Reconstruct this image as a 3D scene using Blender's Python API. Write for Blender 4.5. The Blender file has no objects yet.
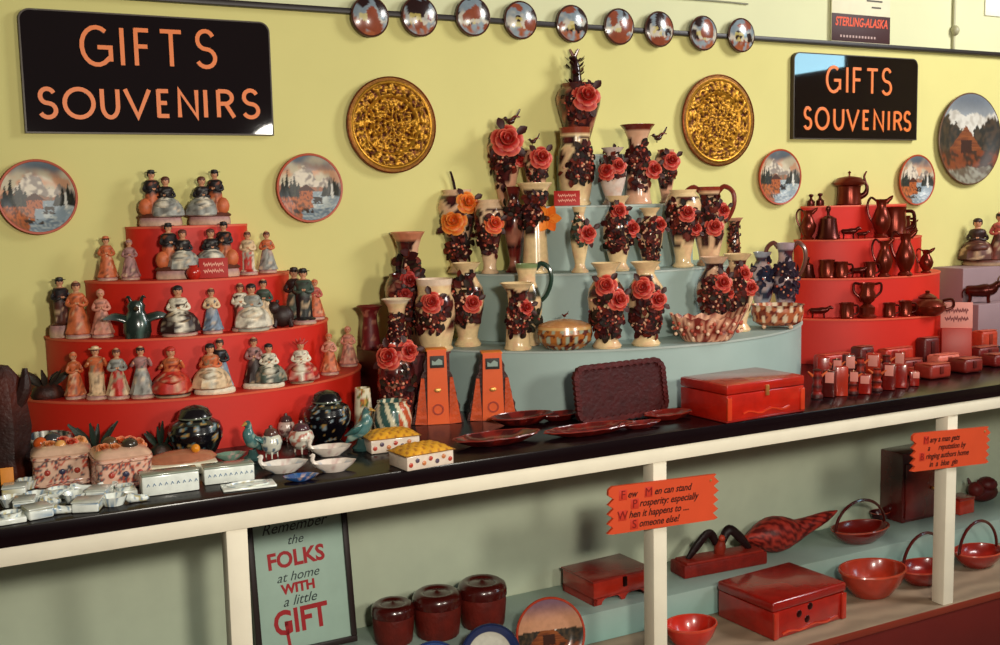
import bpy, bmesh, math, random
import numpy as np
from mathutils import Vector, Matrix, noise
PI = math.pi
random.seed(7)
COL = bpy.context.scene.collection
# ------------------------------------------------------------------ camera model (1000 x 645)
F, CX, CY = 1080.0, 500.0, 322.5
EYE = np.array([0.0, -3.2, 1.55])
_w = np.array([2060., -164., F]); _w /= np.linalg.norm(_w)
_d = np.array([210., (210 * 2060 + F * F) / 164, F]); _d /= np.linalg.norm(_d)
_n = np.cross(_d, _w); _n = _n if _n[2] > 0 else -_n
ROT = np.stack([_w, _n, -_d])
def proj(x, p, z):
    c = ROT.T @ (np.array([x, -p, z]) - EYE)
    return CX + F * c[0] / c[2], CY + F * c[1] / c[2]
def on_y(px, py, p):
    r = ROT @ np.array([px - CX, py - CY, F]); t = (-p - EYE[1]) / r[1]
    q = EYE + t * r; return q[0], q[2]
def on_z(px, py, z):
    r = ROT @ np.array([px - CX, py - CY, F]); t = (z - EYE[2]) / r[2]
    q = EYE + t * r; return q[0], -q[1]
def x_at(px, p, z):
    py = 300
    for _ in range(5):
        x, _z = on_y(px, py, p); py = proj(x, p, z)[1]
    return x
def z_at(x, p, py):
    px = 500
    for _ in range(5):
        z = on_y(px, py, p)[1]; px = proj(x, p, z)[0]
    return z
def ppm(x, p):      # pixels per metre, roughly, at a place
    c = ROT.T @ (np.array([x, -p, 1.2]) - EYE); return F / c[2]
def face(x, y, off=0): return math.atan2(-x, 3.2 + y) + off
# ------------------------------------------------------------------ colour
def lin(c): return c / 12.92 if c <= .04045 else ((c + .055) / 1.055) ** 2.4
def H(h):
    h = h.lstrip('#'); return tuple(lin(int(h[i:i + 2], 16) / 255) for i in (0, 2, 4))
def mix(a, b, t):
    t = max(0, min(1, t)); return tuple(a[i] * (1 - t) + b[i] * t for i in range(3))
def sstep(a, b, x):
    t = max(0, min(1, (x - a) / (b - a))); return t * t * (3 - 2 * t)
def nz(x, y, z=0, s=1): return noise.noise(Vector((x * s, y * s, z * s)))
# ------------------------------------------------------------------ materials
MATS = {}
def material(name, rough=.5, metal=0., coat=0., nscale=40., namt=.15, bump=0., bscale=200., spec=.5, base=None, emit=None, wave=False):
    m = bpy.data.materials.new(name); m.use_nodes = True
    nt = m.node_tree; N = nt.nodes; L = nt.links; b = N['Principled BSDF']
    b.inputs['Roughness'].default_value = rough; b.inputs['Metallic'].default_value = metal
    b.inputs['Coat Weight'].default_value = coat; b.inputs['Coat Roughness'].default_value = .08
    b.inputs['Specular IOR Level'].default_value = spec
    tc = N.new('ShaderNodeTexCoord')
    if base is None:
        at = N.new('ShaderNodeAttribute'); at.attribute_name = 'Col'; src = at.outputs['Color']
    else:
        rg = N.new('ShaderNodeRGB'); rg.outputs[0].default_value = (*base, 1); src = rg.outputs[0]
    if wave:
        nn = N.new('ShaderNodeTexWave'); nn.inputs['Scale'].default_value = nscale; nn.inputs['Distortion'].default_value = 6
        nn.inputs['Detail'].default_value = 3; nn.bands_direction = 'Z' if wave == 'Z' else 'Y'
    else:
        nn = N.new('ShaderNodeTexNoise'); nn.inputs['Scale'].default_value = nscale; nn.inputs['Detail'].default_value = 4
    L.new(tc.outputs['Object'], nn.inputs['Vector'])
    mr = N.new('ShaderNodeMapRange'); mr.inputs['To Min'].default_value = 1 - namt; mr.inputs['To Max'].default_value = 1 + namt
    mr.inputs['From Min'].default_value = .25 if not wave else 0; mr.inputs['From Max'].default_value = .75 if not wave else 1
    L.new(nn.outputs['Fac'], mr.inputs['Value'])
    mx = N.new('ShaderNodeVectorMath'); mx.operation = 'SCALE'
    L.new(src, mx.inputs[0]); L.new(mr.outputs[0], mx.inputs['Scale']); L.new(mx.outputs[0], b.inputs['Base Color'])
    if bump:
        n2 = N.new('ShaderNodeTexNoise'); n2.inputs['Scale'].default_value = bscale; n2.inputs['Detail'].default_value = 3
        L.new(tc.outputs['Object'], n2.inputs['Vector'])
        bp = N.new('ShaderNodeBump'); bp.inputs['Strength'].default_value = bump; bp.inputs['Distance'].default_value = .004
        L.new(n2.outputs['Fac'], bp.inputs['Height']); L.new(bp.outputs[0], b.inputs['Normal'])
    if emit:
        b.inputs['Emission Color'].default_value = (*emit[0], 1); b.inputs['Emission Strength'].default_value = emit[1]
    MATS[name] = m; return m
GLAZE = material('glazed_ceramic', .22, coat=.3, namt=.12, nscale=60)
BISQUE = material('painted_plaster', .5, namt=.22, nscale=90, bump=.15, bscale=300)
PICT = material('painted_picture', .42, namt=.06, nscale=60)
LEAFM = material('dark_leaf_ceramic', .5, namt=.25, nscale=90, spec=.12)
PETAL = material('petal_ceramic', .45, spec=.3, namt=.1, nscale=80)
PAINT = material('painted_wood', .45, namt=.05, nscale=12, bump=.05, bscale=60)
DRUM = material('display_stand_paint', .55, namt=.07, nscale=6, bump=.05, bscale=80)
LACQ = material('red_lacquer', .25, coat=.5, namt=.2, nscale=25, bump=.06, bscale=120)
LEATH = material('tooled_leather', .42, namt=.25, nscale=35, bump=.3, bscale=150)
CARVE = material('carved_wood', .48, spec=.3, namt=.3, nscale=30, bump=.5, bscale=90)
COPPER = material('burnished_copper', .28, metal=.62, namt=.3, nscale=20, bump=.05, bscale=90)
GILT = material('embossed_brass', .42, metal=.7, namt=.25, nscale=70, bump=.3, bscale=120)
PAPER = material('printed_card', .6, namt=.05, nscale=20)
LINO = material('black_linoleum', .22, namt=.2, nscale=5, coat=.0, spec=.3)
SIGNM = material('black_glass_sign', .03, namt=.1, nscale=5, coat=1)
SIGNM.node_tree.nodes['Principled BSDF'].inputs['Coat Roughness'].default_value = .02
WOODTOP = material('grey_shelf_wood', .5, namt=.14, nscale=4, wave='Y')
GLASSY = material('cobalt_glass', .08, namt=.1, nscale=20, coat=.5)
WALLM = material('wall_paint', .75, namt=.045, nscale=3.0, bump=.08, bscale=25, spec=.2)
FLOORM = material('floor_boards', .5, namt=.2, nscale=6, base=H('#5a4030'), wave='Y')
# ------------------------------------------------------------------ mesh builder
class MB:
    def __init__(self): self.v = []; self.f = []; self.c = []; self.s = []; self.M = Matrix.Identity(4)
    def at(self, *loc, rz=0, rx=0, ry=0, s=1):
        self.M = Matrix.Translation(Vector(loc or (0, 0, 0))) @ Matrix.Rotation(rz, 4, 'Z') @ Matrix.Rotation(ry, 4, 'Y') @ Matrix.Rotation(rx, 4, 'X') @ Matrix.Scale(s, 4); return self
    def add(self, vs, fs, col, smooth=True):
        o = len(self.v)
        for i, p in enumerate(vs):
            p = Vector(p); self.v.append(self.M @ p)
            self.c.append(col(p) if callable(col) else (col[i] if isinstance(col, list) else col))
        for q in fs: self.f.append([o + k for k in q]); self.s.append(smooth)
        return self
    def lathe(self, prof, col, seg=28, sx=1, sy=1, mod=None, smooth=True, loc=(0, 0, 0), cap=True, sub=1):
        if sub > 1: prof = [(a[0] + (b[0] - a[0]) * k / sub, a[1] + (b[1] - a[1]) * k / sub) for a, b in zip(prof, prof[1:]) for k in range(sub)] + [prof[-1]]
        vs = []; fs = []; n = len(prof)
        for (r, z) in prof:
            for k in range(seg):
                a = 2 * PI * k / seg; rr = r * (mod(a, z) if mod else 1)
                vs.append((loc[0] + rr * sx * math.cos(a), loc[1] + rr * sy * math.sin(a), loc[2] + z))
        for i in range(n - 1):
            for k in range(seg):
                k2 = (k + 1) % seg; fs.append((i * seg + k, i * seg + k2, (i + 1) * seg + k2, (i + 1) * seg + k))
        if cap and prof[0][0] > 1e-6: fs.append(tuple(range(seg - 1, -1, -1)))
        if cap and prof[-1][0] > 1e-6: fs.append(tuple((n - 1) * seg + k for k in range(seg)))
        return self.add(vs, fs, col, smooth)
    def ball(self, c, r, col, ry=None, rz=None, seg=14, rings=8, rot=None):
        ry = r if ry is None else ry; rz = r if rz is None else rz
        vs = []; fs = []; R = rot or Matrix.Identity(3); c = Vector(c)
        for i in range(rings + 1):
            t = PI * i / rings
            for k in range(seg):
                a = 2 * PI * k / seg
                vs.append(c + R @ Vector((r * math.sin(t) * math.cos(a), ry * math.sin(t) * math.sin(a), -rz * math.cos(t))))
        for i in range(rings):
            for k in range(seg):
                k2 = (k + 1) % seg; fs.append((i * seg + k, i * seg + k2, (i + 1) * seg + k2, (i + 1) * seg + k))
        return self.add(vs, fs, col)
    def tube(self, pts, rad, col, seg=10, flat=1.0):
        pts = [Vector(p) for p in pts]; n = len(pts)
        rad = list(rad) if isinstance(rad, (list, tuple)) else [rad] * n
        if 3 <= n <= 9:
            P_, R_ = [], []
            for i in range(n - 1):
                a, b, c, d = pts[max(i - 1, 0)], pts[i], pts[i + 1], pts[min(i + 2, n - 1)]
                for k in range(4):
                    t = k / 4; P_.append(.5 * (2 * b + (c - a) * t + (2 * a - 5 * b + 4 * c - d) * t * t + (3 * b - a - 3 * c + d) * t ** 3)); R_.append(rad[i] + (rad[i + 1] - rad[i]) * (t * t * (3 - 2 * t)))
            pts = P_ + [pts[-1]]; rad = R_ + [rad[-1]]; n = len(pts)
        vs = []; fs = []; up = None
        for i, p in enumerate(pts):
            t = (pts[min(i + 1, n - 1)] - pts[max(i - 1, 0)]).normalized()
            if up is None: up = t.orthogonal().normalized()
            u = (up - t * up.dot(t)).normalized(); up = u; w = t.cross(u)
            for k in range(seg):
                a = 2 * PI * k / seg; vs.append(p + (u * math.cos(a) + w * math.sin(a) * flat) * rad[i])
        for i in range(n - 1):
            for k in range(seg):
                k2 = (k + 1) % seg; fs.append((i * seg + k, i * seg + k2, (i + 1) * seg + k2, (i + 1) * seg + k))
        fs.append(tuple(range(seg - 1, -1, -1))); fs.append(tuple((n - 1) * seg + k for k in range(seg)))
        return self.add(vs, fs, col)
    def box(self, c, s, col, bev=.002, seg=2):
        bm = bmesh.new(); bmesh.ops.create_cube(bm, size=1)
        for v in bm.verts: v.co = Vector((v.co.x * s[0] + c[0], v.co.y * s[1] + c[1], v.co.z * s[2] + c[2]))
        if bev: bmesh.ops.bevel(bm, geom=list(bm.edges), offset=min(bev, min(s) * .45), segments=seg, affect='EDGES', profile=.5)
        bm.verts.index_update(); vs = [v.co.copy() for v in bm.verts]; fs = [[v.index for v in f.verts] for f in bm.faces]; bm.free()
        return self.add(vs, fs, col)
    def prism(self, poly, t, col, axis='y'):
        """outline in (x,z) extruded along -y by t (axis y), or outline in (x,y) extruded up (axis z)"""
        n = len(poly)
        if axis == 'y': vs = [(x, 0, z) for x, z in poly] + [(x, -t, z) for x, z in poly]
        else: vs = [(x, y, 0) for x, y in poly] + [(x, y, t) for x, y in poly]
        fs = [tuple(range(n))[::-1] if axis == 'z' else tuple(range(n)), tuple(range(2 * n - 1, n - 1, -1)) if axis == 'y' else tuple(range(n, 2 * n))]
        for i in range(n): j = (i + 1) % n; fs.append((i, j, n + j, n + i))
        return self.add(vs, fs, col)
    def ribbon(self, pts, w, t, col, closed=False):
        P = [Vector((a, b)) for a, b in pts]; n = len(P); vs = []; fs = []
        for i, p in enumerate(P):
            a = P[i - 1] if (i > 0 or closed) else p; b = P[(i + 1) % n] if (i < n - 1 or closed) else p
            d1 = (p - a).normalized() if (p - a).length > 1e-9 else (b - p).normalized()
            d2 = (b - p).normalized() if (b - p).length > 1e-9 else d1
            n1 = Vector((-d1.y, d1.x)); n2 = Vector((-d2.y, d2.x)); m = n1 + n2
            m = m.normalized() if m.length > 1e-6 else n1
            k = min(1 / max(.3, m.dot(n1)), 2); o = m * w * .5 * k
            for q in (p + o, p - o): vs += [(q.x, 0, q.y), (q.x, -t, q.y)]
        for i in range(n if closed else n - 1):
            a = 4 * i; b = 4 * ((i + 1) % n)
            fs += [(a + 1, b + 1, b + 3, a + 3), (a, a + 1, b + 1, b)[::-1], (a + 2, a + 3, b + 3, b + 2), (a, b, b + 2, a + 2)[::-1]]
        if not closed: e = 4 * (n - 1); fs += [(0, 1, 3, 2), (e, e + 2, e + 3, e + 1)]
        return self.add(vs, fs, col, False)
    def text(self, s, size, col, x=0, z=0, y=0, align='CENTER', shear=0, t=.0008, bold=0, rot=0, xs=1):
        cu = bpy.data.curves.new('t', 'FONT'); cu.body = s; cu.size = size; cu.align_x = align; cu.shear = shear
        cu.extrude = t / 2; cu.offset = bold; cu.resolution_u = 3
        ob = bpy.data.objects.new('t', cu); me = bpy.data.meshes.new_from_object(ob)
        ca, sa = math.cos(rot), math.sin(rot)
        vs = [(x + ca * v.co.x * xs - sa * v.co.y, y - v.co.z - t / 2, z + sa * v.co.x * xs + ca * v.co.y) for v in me.vertices]
        fs = [list(f.vertices) for f in me.polygons]
        bpy.data.objects.remove(ob); bpy.data.curves.remove(cu); bpy.data.meshes.remove(me)
        return self.add(vs, fs, col, False)
    def leaf(self, p, d, nrm, L, W, col, lift=.25, bend=.25):
        p = Vector(p); d = Vector(d).normalized(); nrm = Vector(nrm).normalized(); s = d.cross(nrm).normalized()
        vs = []; st = [(0, .06), (.3, .8), (.6, 1), (.85, .55), (1, .05)]
        for t, w in st:
            b = p + d * L * t + nrm * L * (lift * t - bend * t * t + .02)
            vs += [b - s * W * w * .5 + nrm * W * .12 * w, b - nrm * W * .03, b + s * W * w * .5 + nrm * W * .12 * w, b - nrm * W * .18 * w]
        fs = []
        for i in range(4):
            a = 4 * i; e = a + 4
            for k in range(4): fs.append((a + k, a + (k + 1) % 4, e + (k + 1) % 4, e + k))
        return self.add(vs, fs, col)
    def rose(self, p, nrm, R, c_in, c_edge, big=False):
        p = Vector(p); nrm = Vector(nrm).normalized(); u = nrm.orthogonal().normalized(); w = nrm.cross(u)
        rings = [(.98, 5, .15, .0), (.72, 5, .42, .6), (.46, 4, .62, .2), (.25, 3, .75, .9)]
        for rr, n, hh, ph in rings:
            for k in range(n):
                a0 = 2 * PI * (k + ph) / n + random.uniform(-.12, .12); span = 2 * PI / n * 1.25; hj = random.uniform(-.06, .06)
                vs = []; cs = []
                for i in range(5):
                    t = i / 4
                    for j in range(6):
                        s = j / 5 - .5; a = a0 + s * span; ed = 1 - (2 * abs(s)) ** 3 * .28
                        rad = R * rr * (.18 + .82 * t * ed) ; h = R * (hh * t ** .7 - (.3 * t ** 3 if rr > .7 else -.05 * t) + hj * t + .1 * math.cos(s * PI) * t)
                        vs.append(p + (u * math.cos(a) + w * math.sin(a)) * rad + nrm * h)
                        cs.append(mix(c_in, c_edge, sstep(.74, 1, t) * .9))
                fs = [(i * 6 + j, i * 6 + j + 1, i * 6 + j + 7, i * 6 + j + 6) for i in range(4) for j in range(5)]
                self.add(vs, fs, cs)
        self.ball(p + nrm * R * .42, R * .22, mix(c_in, (0, 0, 0), .35), rz=R * .3, seg=8, rings=5)
        self.ball(p + nrm * R * .02, R * .5, mix(c_in, (0, 0, 0), .3), seg=10, rings=6); return self
    def build(self, name, mat, parent=None, loc=(0, 0, 0), rz=0, rx=0, sharp=42):
        me = bpy.data.meshes.new(name); me.from_pydata([tuple(v) for v in self.v], [], self.f)
        at = me.color_attributes.new('Col', 'FLOAT_COLOR', 'POINT')
        at.data.foreach_set('color', np.array([(*c, 1) for c in self.c], 'f').ravel())
        me.polygons.foreach_set('use_smooth', self.s); me.validate()
        bm = bmesh.new(); bm.from_mesh(me); bmesh.ops.recalc_face_normals(bm, faces=list(bm.faces)); bm.to_mesh(me); bm.free()
        me.set_sharp_from_angle(angle=math.radians(sharp))
        me.materials.append(mat)
        o = bpy.data.objects.new(name, me); COL.objects.link(o); o.location = loc; o.rotation_euler = (rx, 0, rz)
        if parent: o.parent = parent
        return o
def tag(o, label, cat, group=None):
    o['label'] = label; o['category'] = cat
    if group: o['group'] = group
    return o
def thing(name, label, cat, loc=(0, 0, 0), rz=0, group=None, rx=0):
    o = bpy.data.objects.new(name, None); COL.objects.link(o); o.location = loc; o.rotation_euler = (rx, 0, rz); o.empty_display_size = .03
    return tag(o, label, cat, group)
def struct(o): o['kind'] = 'structure'; return o
def arc(cx, cz, rx, rz, a0, a1, n=14):
    return [(cx + rx * math.cos(math.radians(a0 + (a1 - a0) * i / n)), cz + rz * math.sin(math.radians(a0 + (a1 - a0) * i / n))) for i in range(n + 1)]
# ------------------------------------------------------------------ the room
WALL_Y = H('#d9d088'); WALL_U = H('#d8d8ae')
m = MB(); zz = [0, 2.132, 2.1321, 3.5]
vs = [(x, 0, z) for z in zz for x in (-3, 8)]
m.add(vs, [(0, 1, 3, 2), (4, 5, 7, 6)], [WALL_Y] * 4 + [WALL_U] * 4, False)
m.add([(-3, .12, 0), (8, .12, 0), (8, .12, 3.5), (-3, .12, 3.5)], [(0, 1, 2, 3)], WALL_Y, False)
struct(m.build('wall_back', WALLM))
m = MB(); m.box((2.5, -2.9, -.03), (11, 6.2, .06), H('#5a4030'), 0); struct(m.build('floor', FLOORM))
m = MB(); m.box((3, -.012, 2.139), (11.9, .024, .017), H('#1d0f0c'), .003); struct(m.build('trim_1', PAINT))
# side wall with the high window that lights the shop from the right
wy0, wy1, wz0, wz1 = -5.6, -3.9, 2.64, 3.3
m = MB(); W2 = H('#cfc9a0')
for (y0, y1, z0, z1) in ((-6, wy0, 0, 3.5), (wy1, 0, 0, 3.5), (wy0, wy1, 0, wz0), (wy0, wy1, wz1, 3.5)):
    m.box((7.25, (y0 + y1) / 2, (z0 + z1) / 2), (.1, y1 - y0, z1 - z0), W2, 0)
struct(m.build('wall_right', WALLM))
m = MB(); wf = H('#e6e2d0')
for (y0, y1, z0, z1) in ((wy0, wy1, wz0, wz0 + .03), (wy0, wy1, wz1 - .03, wz1), (wy0, wy0 + .03, wz0, wz1), (wy1 - .03, wy1, wz0, wz1)):
    m.box((7.25, (y0 + y1) / 2, (z0 + z1) / 2), (.12, y1 - y0, z1 - z0), wf, .003)
win = struct(m.build('window_1', PAINT))
DAY = material('daylit_window', .3, base=H('#bcd8e0'), namt=.02, emit=(H('#a8dcf0'), 11))
m = MB(); m.box((7.27, (wy0 + wy1) / 2, (wz0 + wz1) / 2), (.02, wy1 - wy0, wz1 - wz0), H('#bcd8e0'), 0); m.build('pane', DAY, win)
# thin wire and conduit above the rail
m = MB(); m.tube([(3.857, -.008, 2.15), (3.857, -.008, 2.95)], .007, H('#b9b48f'), 8); m.ball((3.857, -.014, 2.225), .018, H('#a8a27f'), rz=.022)
tag(m.build('conduit', PAINT), 'thin pale conduit running up the wall with a small clamp', 'pipe')
m = MB(); m.box((4.13, -.004, 2.345), (.16, .006, .09), H('#ece9d8'), .001)
tag(m.build('hanging_notice', PAPER), 'blank white paper pinned high on the wall at the far right', 'paper')
m = MB(); m.tube([on and (x, -.006, 2.262 - .002 * math.sin(x * 9)) for on, x in ((1, 2.05 + .1 * i) for i in range(8))], .003, H('#8f8c78'), 6)
tag(m.build('picture_wire', PAINT), 'thin grey wire strung along the wall above the small plates', 'wire')
# ------------------------------------------------------------------ counter
ct = thing('display_counter', 'long display counter with black top, white rail and open shelves below', 'counter', (2.0, -.43, 0))
def cpart(name, mb, mat, par=ct): mb.M = Matrix.Identity(4); mb.v = [v - Vector((2.0, -.43, 0)) for v in mb.v]; return mb.build(name, mat, par)
WHITE = H('#e9e0c9')
m = MB(); m.box((2, -.4285, .899), (7.2, .853, .042), H('#12070a'), .004); cpart('worktop', m, LINO)
m = MB(); m.box((2, -.8375, .858), (7.2, .025, .0395), WHITE, .002); cpart('front_rail', m, PAINT)
m = MB()
for x0, x1 in ((.541, .589), (1.702, 1.747), (2.862, 2.909)):
    m = MB(); m.box(((x0 + x1) / 2, -.821, .5215), (x1 - x0, .048, .6325), WHITE, .002); cpart('post', m, PAINT)
m = MB(); m.box((2, -.245, .541), (7.2, .01, .67), H('#c0c9b0'), 0); cpart('back_panel', m, PAINT)
m = MB(); m.box((2, -.3825, .2525), (7.2, .265, .095), lambda p: H('#97aaa0') if p.z > .29 else H('#8fb5ab'), .003); cpart('raised_shelf', m, PAINT)
m = MB(); m.box((2, -.545, .1925), (7.2, .61, .025), H('#8d7862'), .003); cpart('lower_shelf', m, WOODTOP)
m = MB(); m.box((2, -.84, .09), (7.2, .02, .179), H('#5e130d'), .002); m.box((2, -.852, .193), (7.2, .005, .022), H('#7a2a18'), .001); cpart('kick_board', m, PAINT)
# ------------------------------------------------------------------ tiered stands
class Stand:
    def __init__(s, xc, tiers, name, label, col, edge):
        s.xc = xc; s.t = tiers; root = thing(name, label, 'display stand', (xc, 0, .92)); zlo = .92
        for i, (z, a, b) in enumerate(tiers):
            m = MB(); n = 56; poly = [(a * math.cos(PI + PI * k / n), b * math.sin(PI + PI * k / n) - .003) for k in range(n + 1)]
            zt = z - .92; zl = zlo - .92 ; R0 = 0.0
            vs = []; fs = []
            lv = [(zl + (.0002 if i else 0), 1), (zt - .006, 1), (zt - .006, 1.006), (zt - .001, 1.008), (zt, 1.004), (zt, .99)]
            for (zz_, k) in lv: vs += [(x * k, (y + .003) * k - .003, zz_) for x, y in poly]
            q = n + 1
            for r in range(len(lv) - 1):
                for k in range(n): fs.append((r * q + k, r * q + k + 1, (r + 1) * q + k + 1, (r + 1) * q + k))
            L = len(lv) - 1
            fs.append(tuple(L * q + k for k in range(q))); fs.append(tuple(range(q - 1, -1, -1)))
            for r in range(len(lv) - 1): fs.append((r * q, (r + 1) * q, (r + 1) * q + n, r * q + n))
            cs = []
            for (zz_, k) in lv: cs += [edge if k > 1.001 else col] * q  # paler lip paints in the light reflected along each ledge
            m.add(vs, fs, cs); m.build('tier', DRUM, root, sharp=35); zlo = z
        s.root = root
    def front(s, i, x):
        if i >= len(s.t): return 0
        z, a, b = s.t[i]; u = (x - s.xc) / a
        return b * math.sqrt(1 - u * u) if abs(u) < 1 else 0
    def place(s, px, i, fr=.55, clr=.034):
        z = s.t[i][0]; p = .2
        for _ in range(12):
            x = x_at(px, p, z); po = s.front(i, x); pi = s.front(i + 1, x); p = p * .4 + .6 * min(max(pi + (po - pi) * fr, pi + clr), max(po - .016, .02))
        return x, p, z
SR = H('#cc200d')
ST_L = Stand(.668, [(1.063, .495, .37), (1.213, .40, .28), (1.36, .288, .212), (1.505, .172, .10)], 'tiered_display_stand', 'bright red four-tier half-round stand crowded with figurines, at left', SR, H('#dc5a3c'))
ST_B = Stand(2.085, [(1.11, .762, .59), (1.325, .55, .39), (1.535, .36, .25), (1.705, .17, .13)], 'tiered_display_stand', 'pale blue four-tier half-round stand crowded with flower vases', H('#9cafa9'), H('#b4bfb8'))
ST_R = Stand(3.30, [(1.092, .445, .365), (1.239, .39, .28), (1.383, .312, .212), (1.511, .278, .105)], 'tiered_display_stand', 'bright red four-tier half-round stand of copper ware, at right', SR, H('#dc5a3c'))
m = MB(); m.prism([(-.073, -.003), (.052, -.003), (.07, -.15), (.118, -.28), (-.073, -.28)], .184, H('#5a1c1c'), 'z'); m.at(0, 0, .184).prism([(-.074, -.002), (.054, -.002), (.072, -.15), (.121, -.284), (-.074, -.284)], .007, H('#6d2a2a'), 'z')
blk = tag(m.build('display_block', PAINT, None, (1.245, 0, .92)), 'dark maroon display block between the red and blue stands', 'display block')
BLK_Z = .92 + .191
# ------------------------------------------------------------------ lettering glyphs (strokes in a unit box)
GL = {
 'G': [arc(.5, .5, .5, .5, 52, 318) + [(.93, .12)], [(.52, .47), (.96, .47), (.96, .1)]],
 'I': [[(.5, 0), (.5, 1)]], 'F': [[(.1, 0), (.1, 1)], [(0, .96), (.95, .96)], [(.1, .52), (.85, .52)]],
 'T': [[(.5, 0), (.5, 1)], [(0, .95), (1, .95)]],
 'S': [arc(.5, .75, .40, .25, 25, 270, 12) + arc(.5, .25, .45, .25, 90, -155, 12)[1:]],
 'O': [arc(.5, .5, .5, .5, 0, 345, 23)], 'U': [[(.04, 1), (.04, .42)] + arc(.5, .42, .46, .42, 180, 360)[1:] + [(.96, 1)]],
 'V': [[(0, 1), (.5, .02), (1, 1)]], 'E': [[(.1, 0), (.1, 1)], [(0, .95), (1, .95)], [(.1, .52), (.85, .52)], [(0, .05), (1, .05)]],
 'N': [[(.05, 0), (.05, .98), (.95, .02), (.95, 1)]],
 'R': [[(.06, 0), (.06, 1)], [(.06, .96)] + arc(.45, .73, .45, .23, 90, -90, 10) + [(.06, .5)], [(.5, .5), (1, 0)]]}
def big_sign(label, x0, x1, z0, z1, rows, w):
    r = thing('wall_sign', label, 'sign', ((x0 + x1) / 2, -.001, z0))
    W = x1 - x0; Hh = z1 - z0; rc = .028
    poly = [(-W / 2, 0), (W / 2, 0)] + arc(W / 2 - rc, Hh - rc, rc, rc, 0, 90, 6) + arc(-W / 2 + rc, Hh - rc, rc, rc, 90, 180, 6)
    m = MB(); m.prism(poly, .018, H('#12070a')); m.build('panel', SIGNM, r)
    m = MB(); m.ribbon(poly, .004, .0195, H('#3a2a1a'), True); m.build('edging', PAINT, r)
    OR = H('#e8762a')
    for txt, spans, (yt0, yt1), (yb0, yb1), (xa, xb) in rows:
        for ch, (a, b) in zip(txt, spans):
            m = MB()
            t = ((a + b) / 2 - xa) / (xb - xa); yt = yt0 + (yt1 - yt0) * t; yb = yb0 + (yb1 - yb0) * t
            ax, zt = on_y(a, (yt + yb) / 2, .02); bx, _ = on_y(b, (yt + yb) / 2, .02); zt = on_y((a + b) / 2, yt, .02)[1]; zb = on_y((a + b) / 2, yb, .02)[1]
            for si, st in enumerate(GL[ch]):
                ins = w * .5
                pts = [((ax + ins * .7) + (bx - ax - ins * 1.4) * u - (x0 + x1) / 2, (zb + ins * .3) + (zt - zb - ins * .6) * v - z0) for u, v in st]
                m.at(0, -.018 - .0003 * si, 0).ribbon(pts, w, .003, OR, closed=(ch == 'O' ))
            m.build('letter', PAINT, r)
    return r
big_sign('large black sign lettered GIFTS SOUVENIRS in orange, at far left', .255, .929, 1.765, 2.089,
    [('GIFTS', [(80, 113), (118, 126), (133, 151), (159, 183), (194, 217)], (26, 31), (65, 68), (80, 217)),
     ('SOUVENIRS', [(37, 58), (63, 95), (100, 120), (124, 151), (156, 170), (177, 199), (202, 209), (216, 235), (241, 260)], (88, 90), (118, 118), (37, 260))], .0115)
big_sign('black sign lettered GIFTS SOUVENIRS in orange, at right under the poster', 2.966, 3.633, 1.772, 2.096,
    [('GIFTS', [(826, 841), (845, 849), (852, 862), (866, 878), (881, 892)], (66, 69), (92, 95), (826, 892)),
     ('SOUVENIRS', [(803, 812), (815, 829), (833, 844), (846, 859), (862, 869), (873, 884), (887, 890), (893, 902), (903, 911)], (107, 112), (129, 131), (803, 911))], .0115)
# poster
r = thing('poster', 'travel poster lettered STERLING-ALASKA standing on the dark rail', 'poster', (3.318, -.012, 2.1478))
m = MB(); m.box((0, 0, .15), (.315, .006, .30), H('#ddd6b6'), .001); m.build('sheet', PAPER, r)
m = MB(); m.box((0, -.0035, .055), (.315, .002, .105), H('#3a1216'), .0005); m.text('STERLING-ALASKA', .047, H('#e0502a'), z=.062, y=-.0048, shear=.2, bold=.0012, xs=.72)
for k in range(12): m.box((-.11 + k * .0165, -.005, .022), (.009, .001, .009), H('#b89a94'), 0)
m.build('title_band', PAPER, r)
m = MB(); m.at(-.07, -.0035, .205); m.prism([(-.06, .0), (-.02, .045), (.03, .05), (.045, .02), (.0, .0), (-.02, -.01)], .001, H('#b53a2c')); m.at(); m.build('printed_picture', PAPER, r); m = MB()
m.box((.07, -.004, .19), (.07, .001, .006), H('#4a4038'), 0); m.box((.07, -.004, .165), (.085, .001, .006), H('#4a4038'), 0); m.box((.08, -.004, .14), (.05, .001, .006), H('#4a4038'), 0); m.build('caption', PAPER, r)
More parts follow.
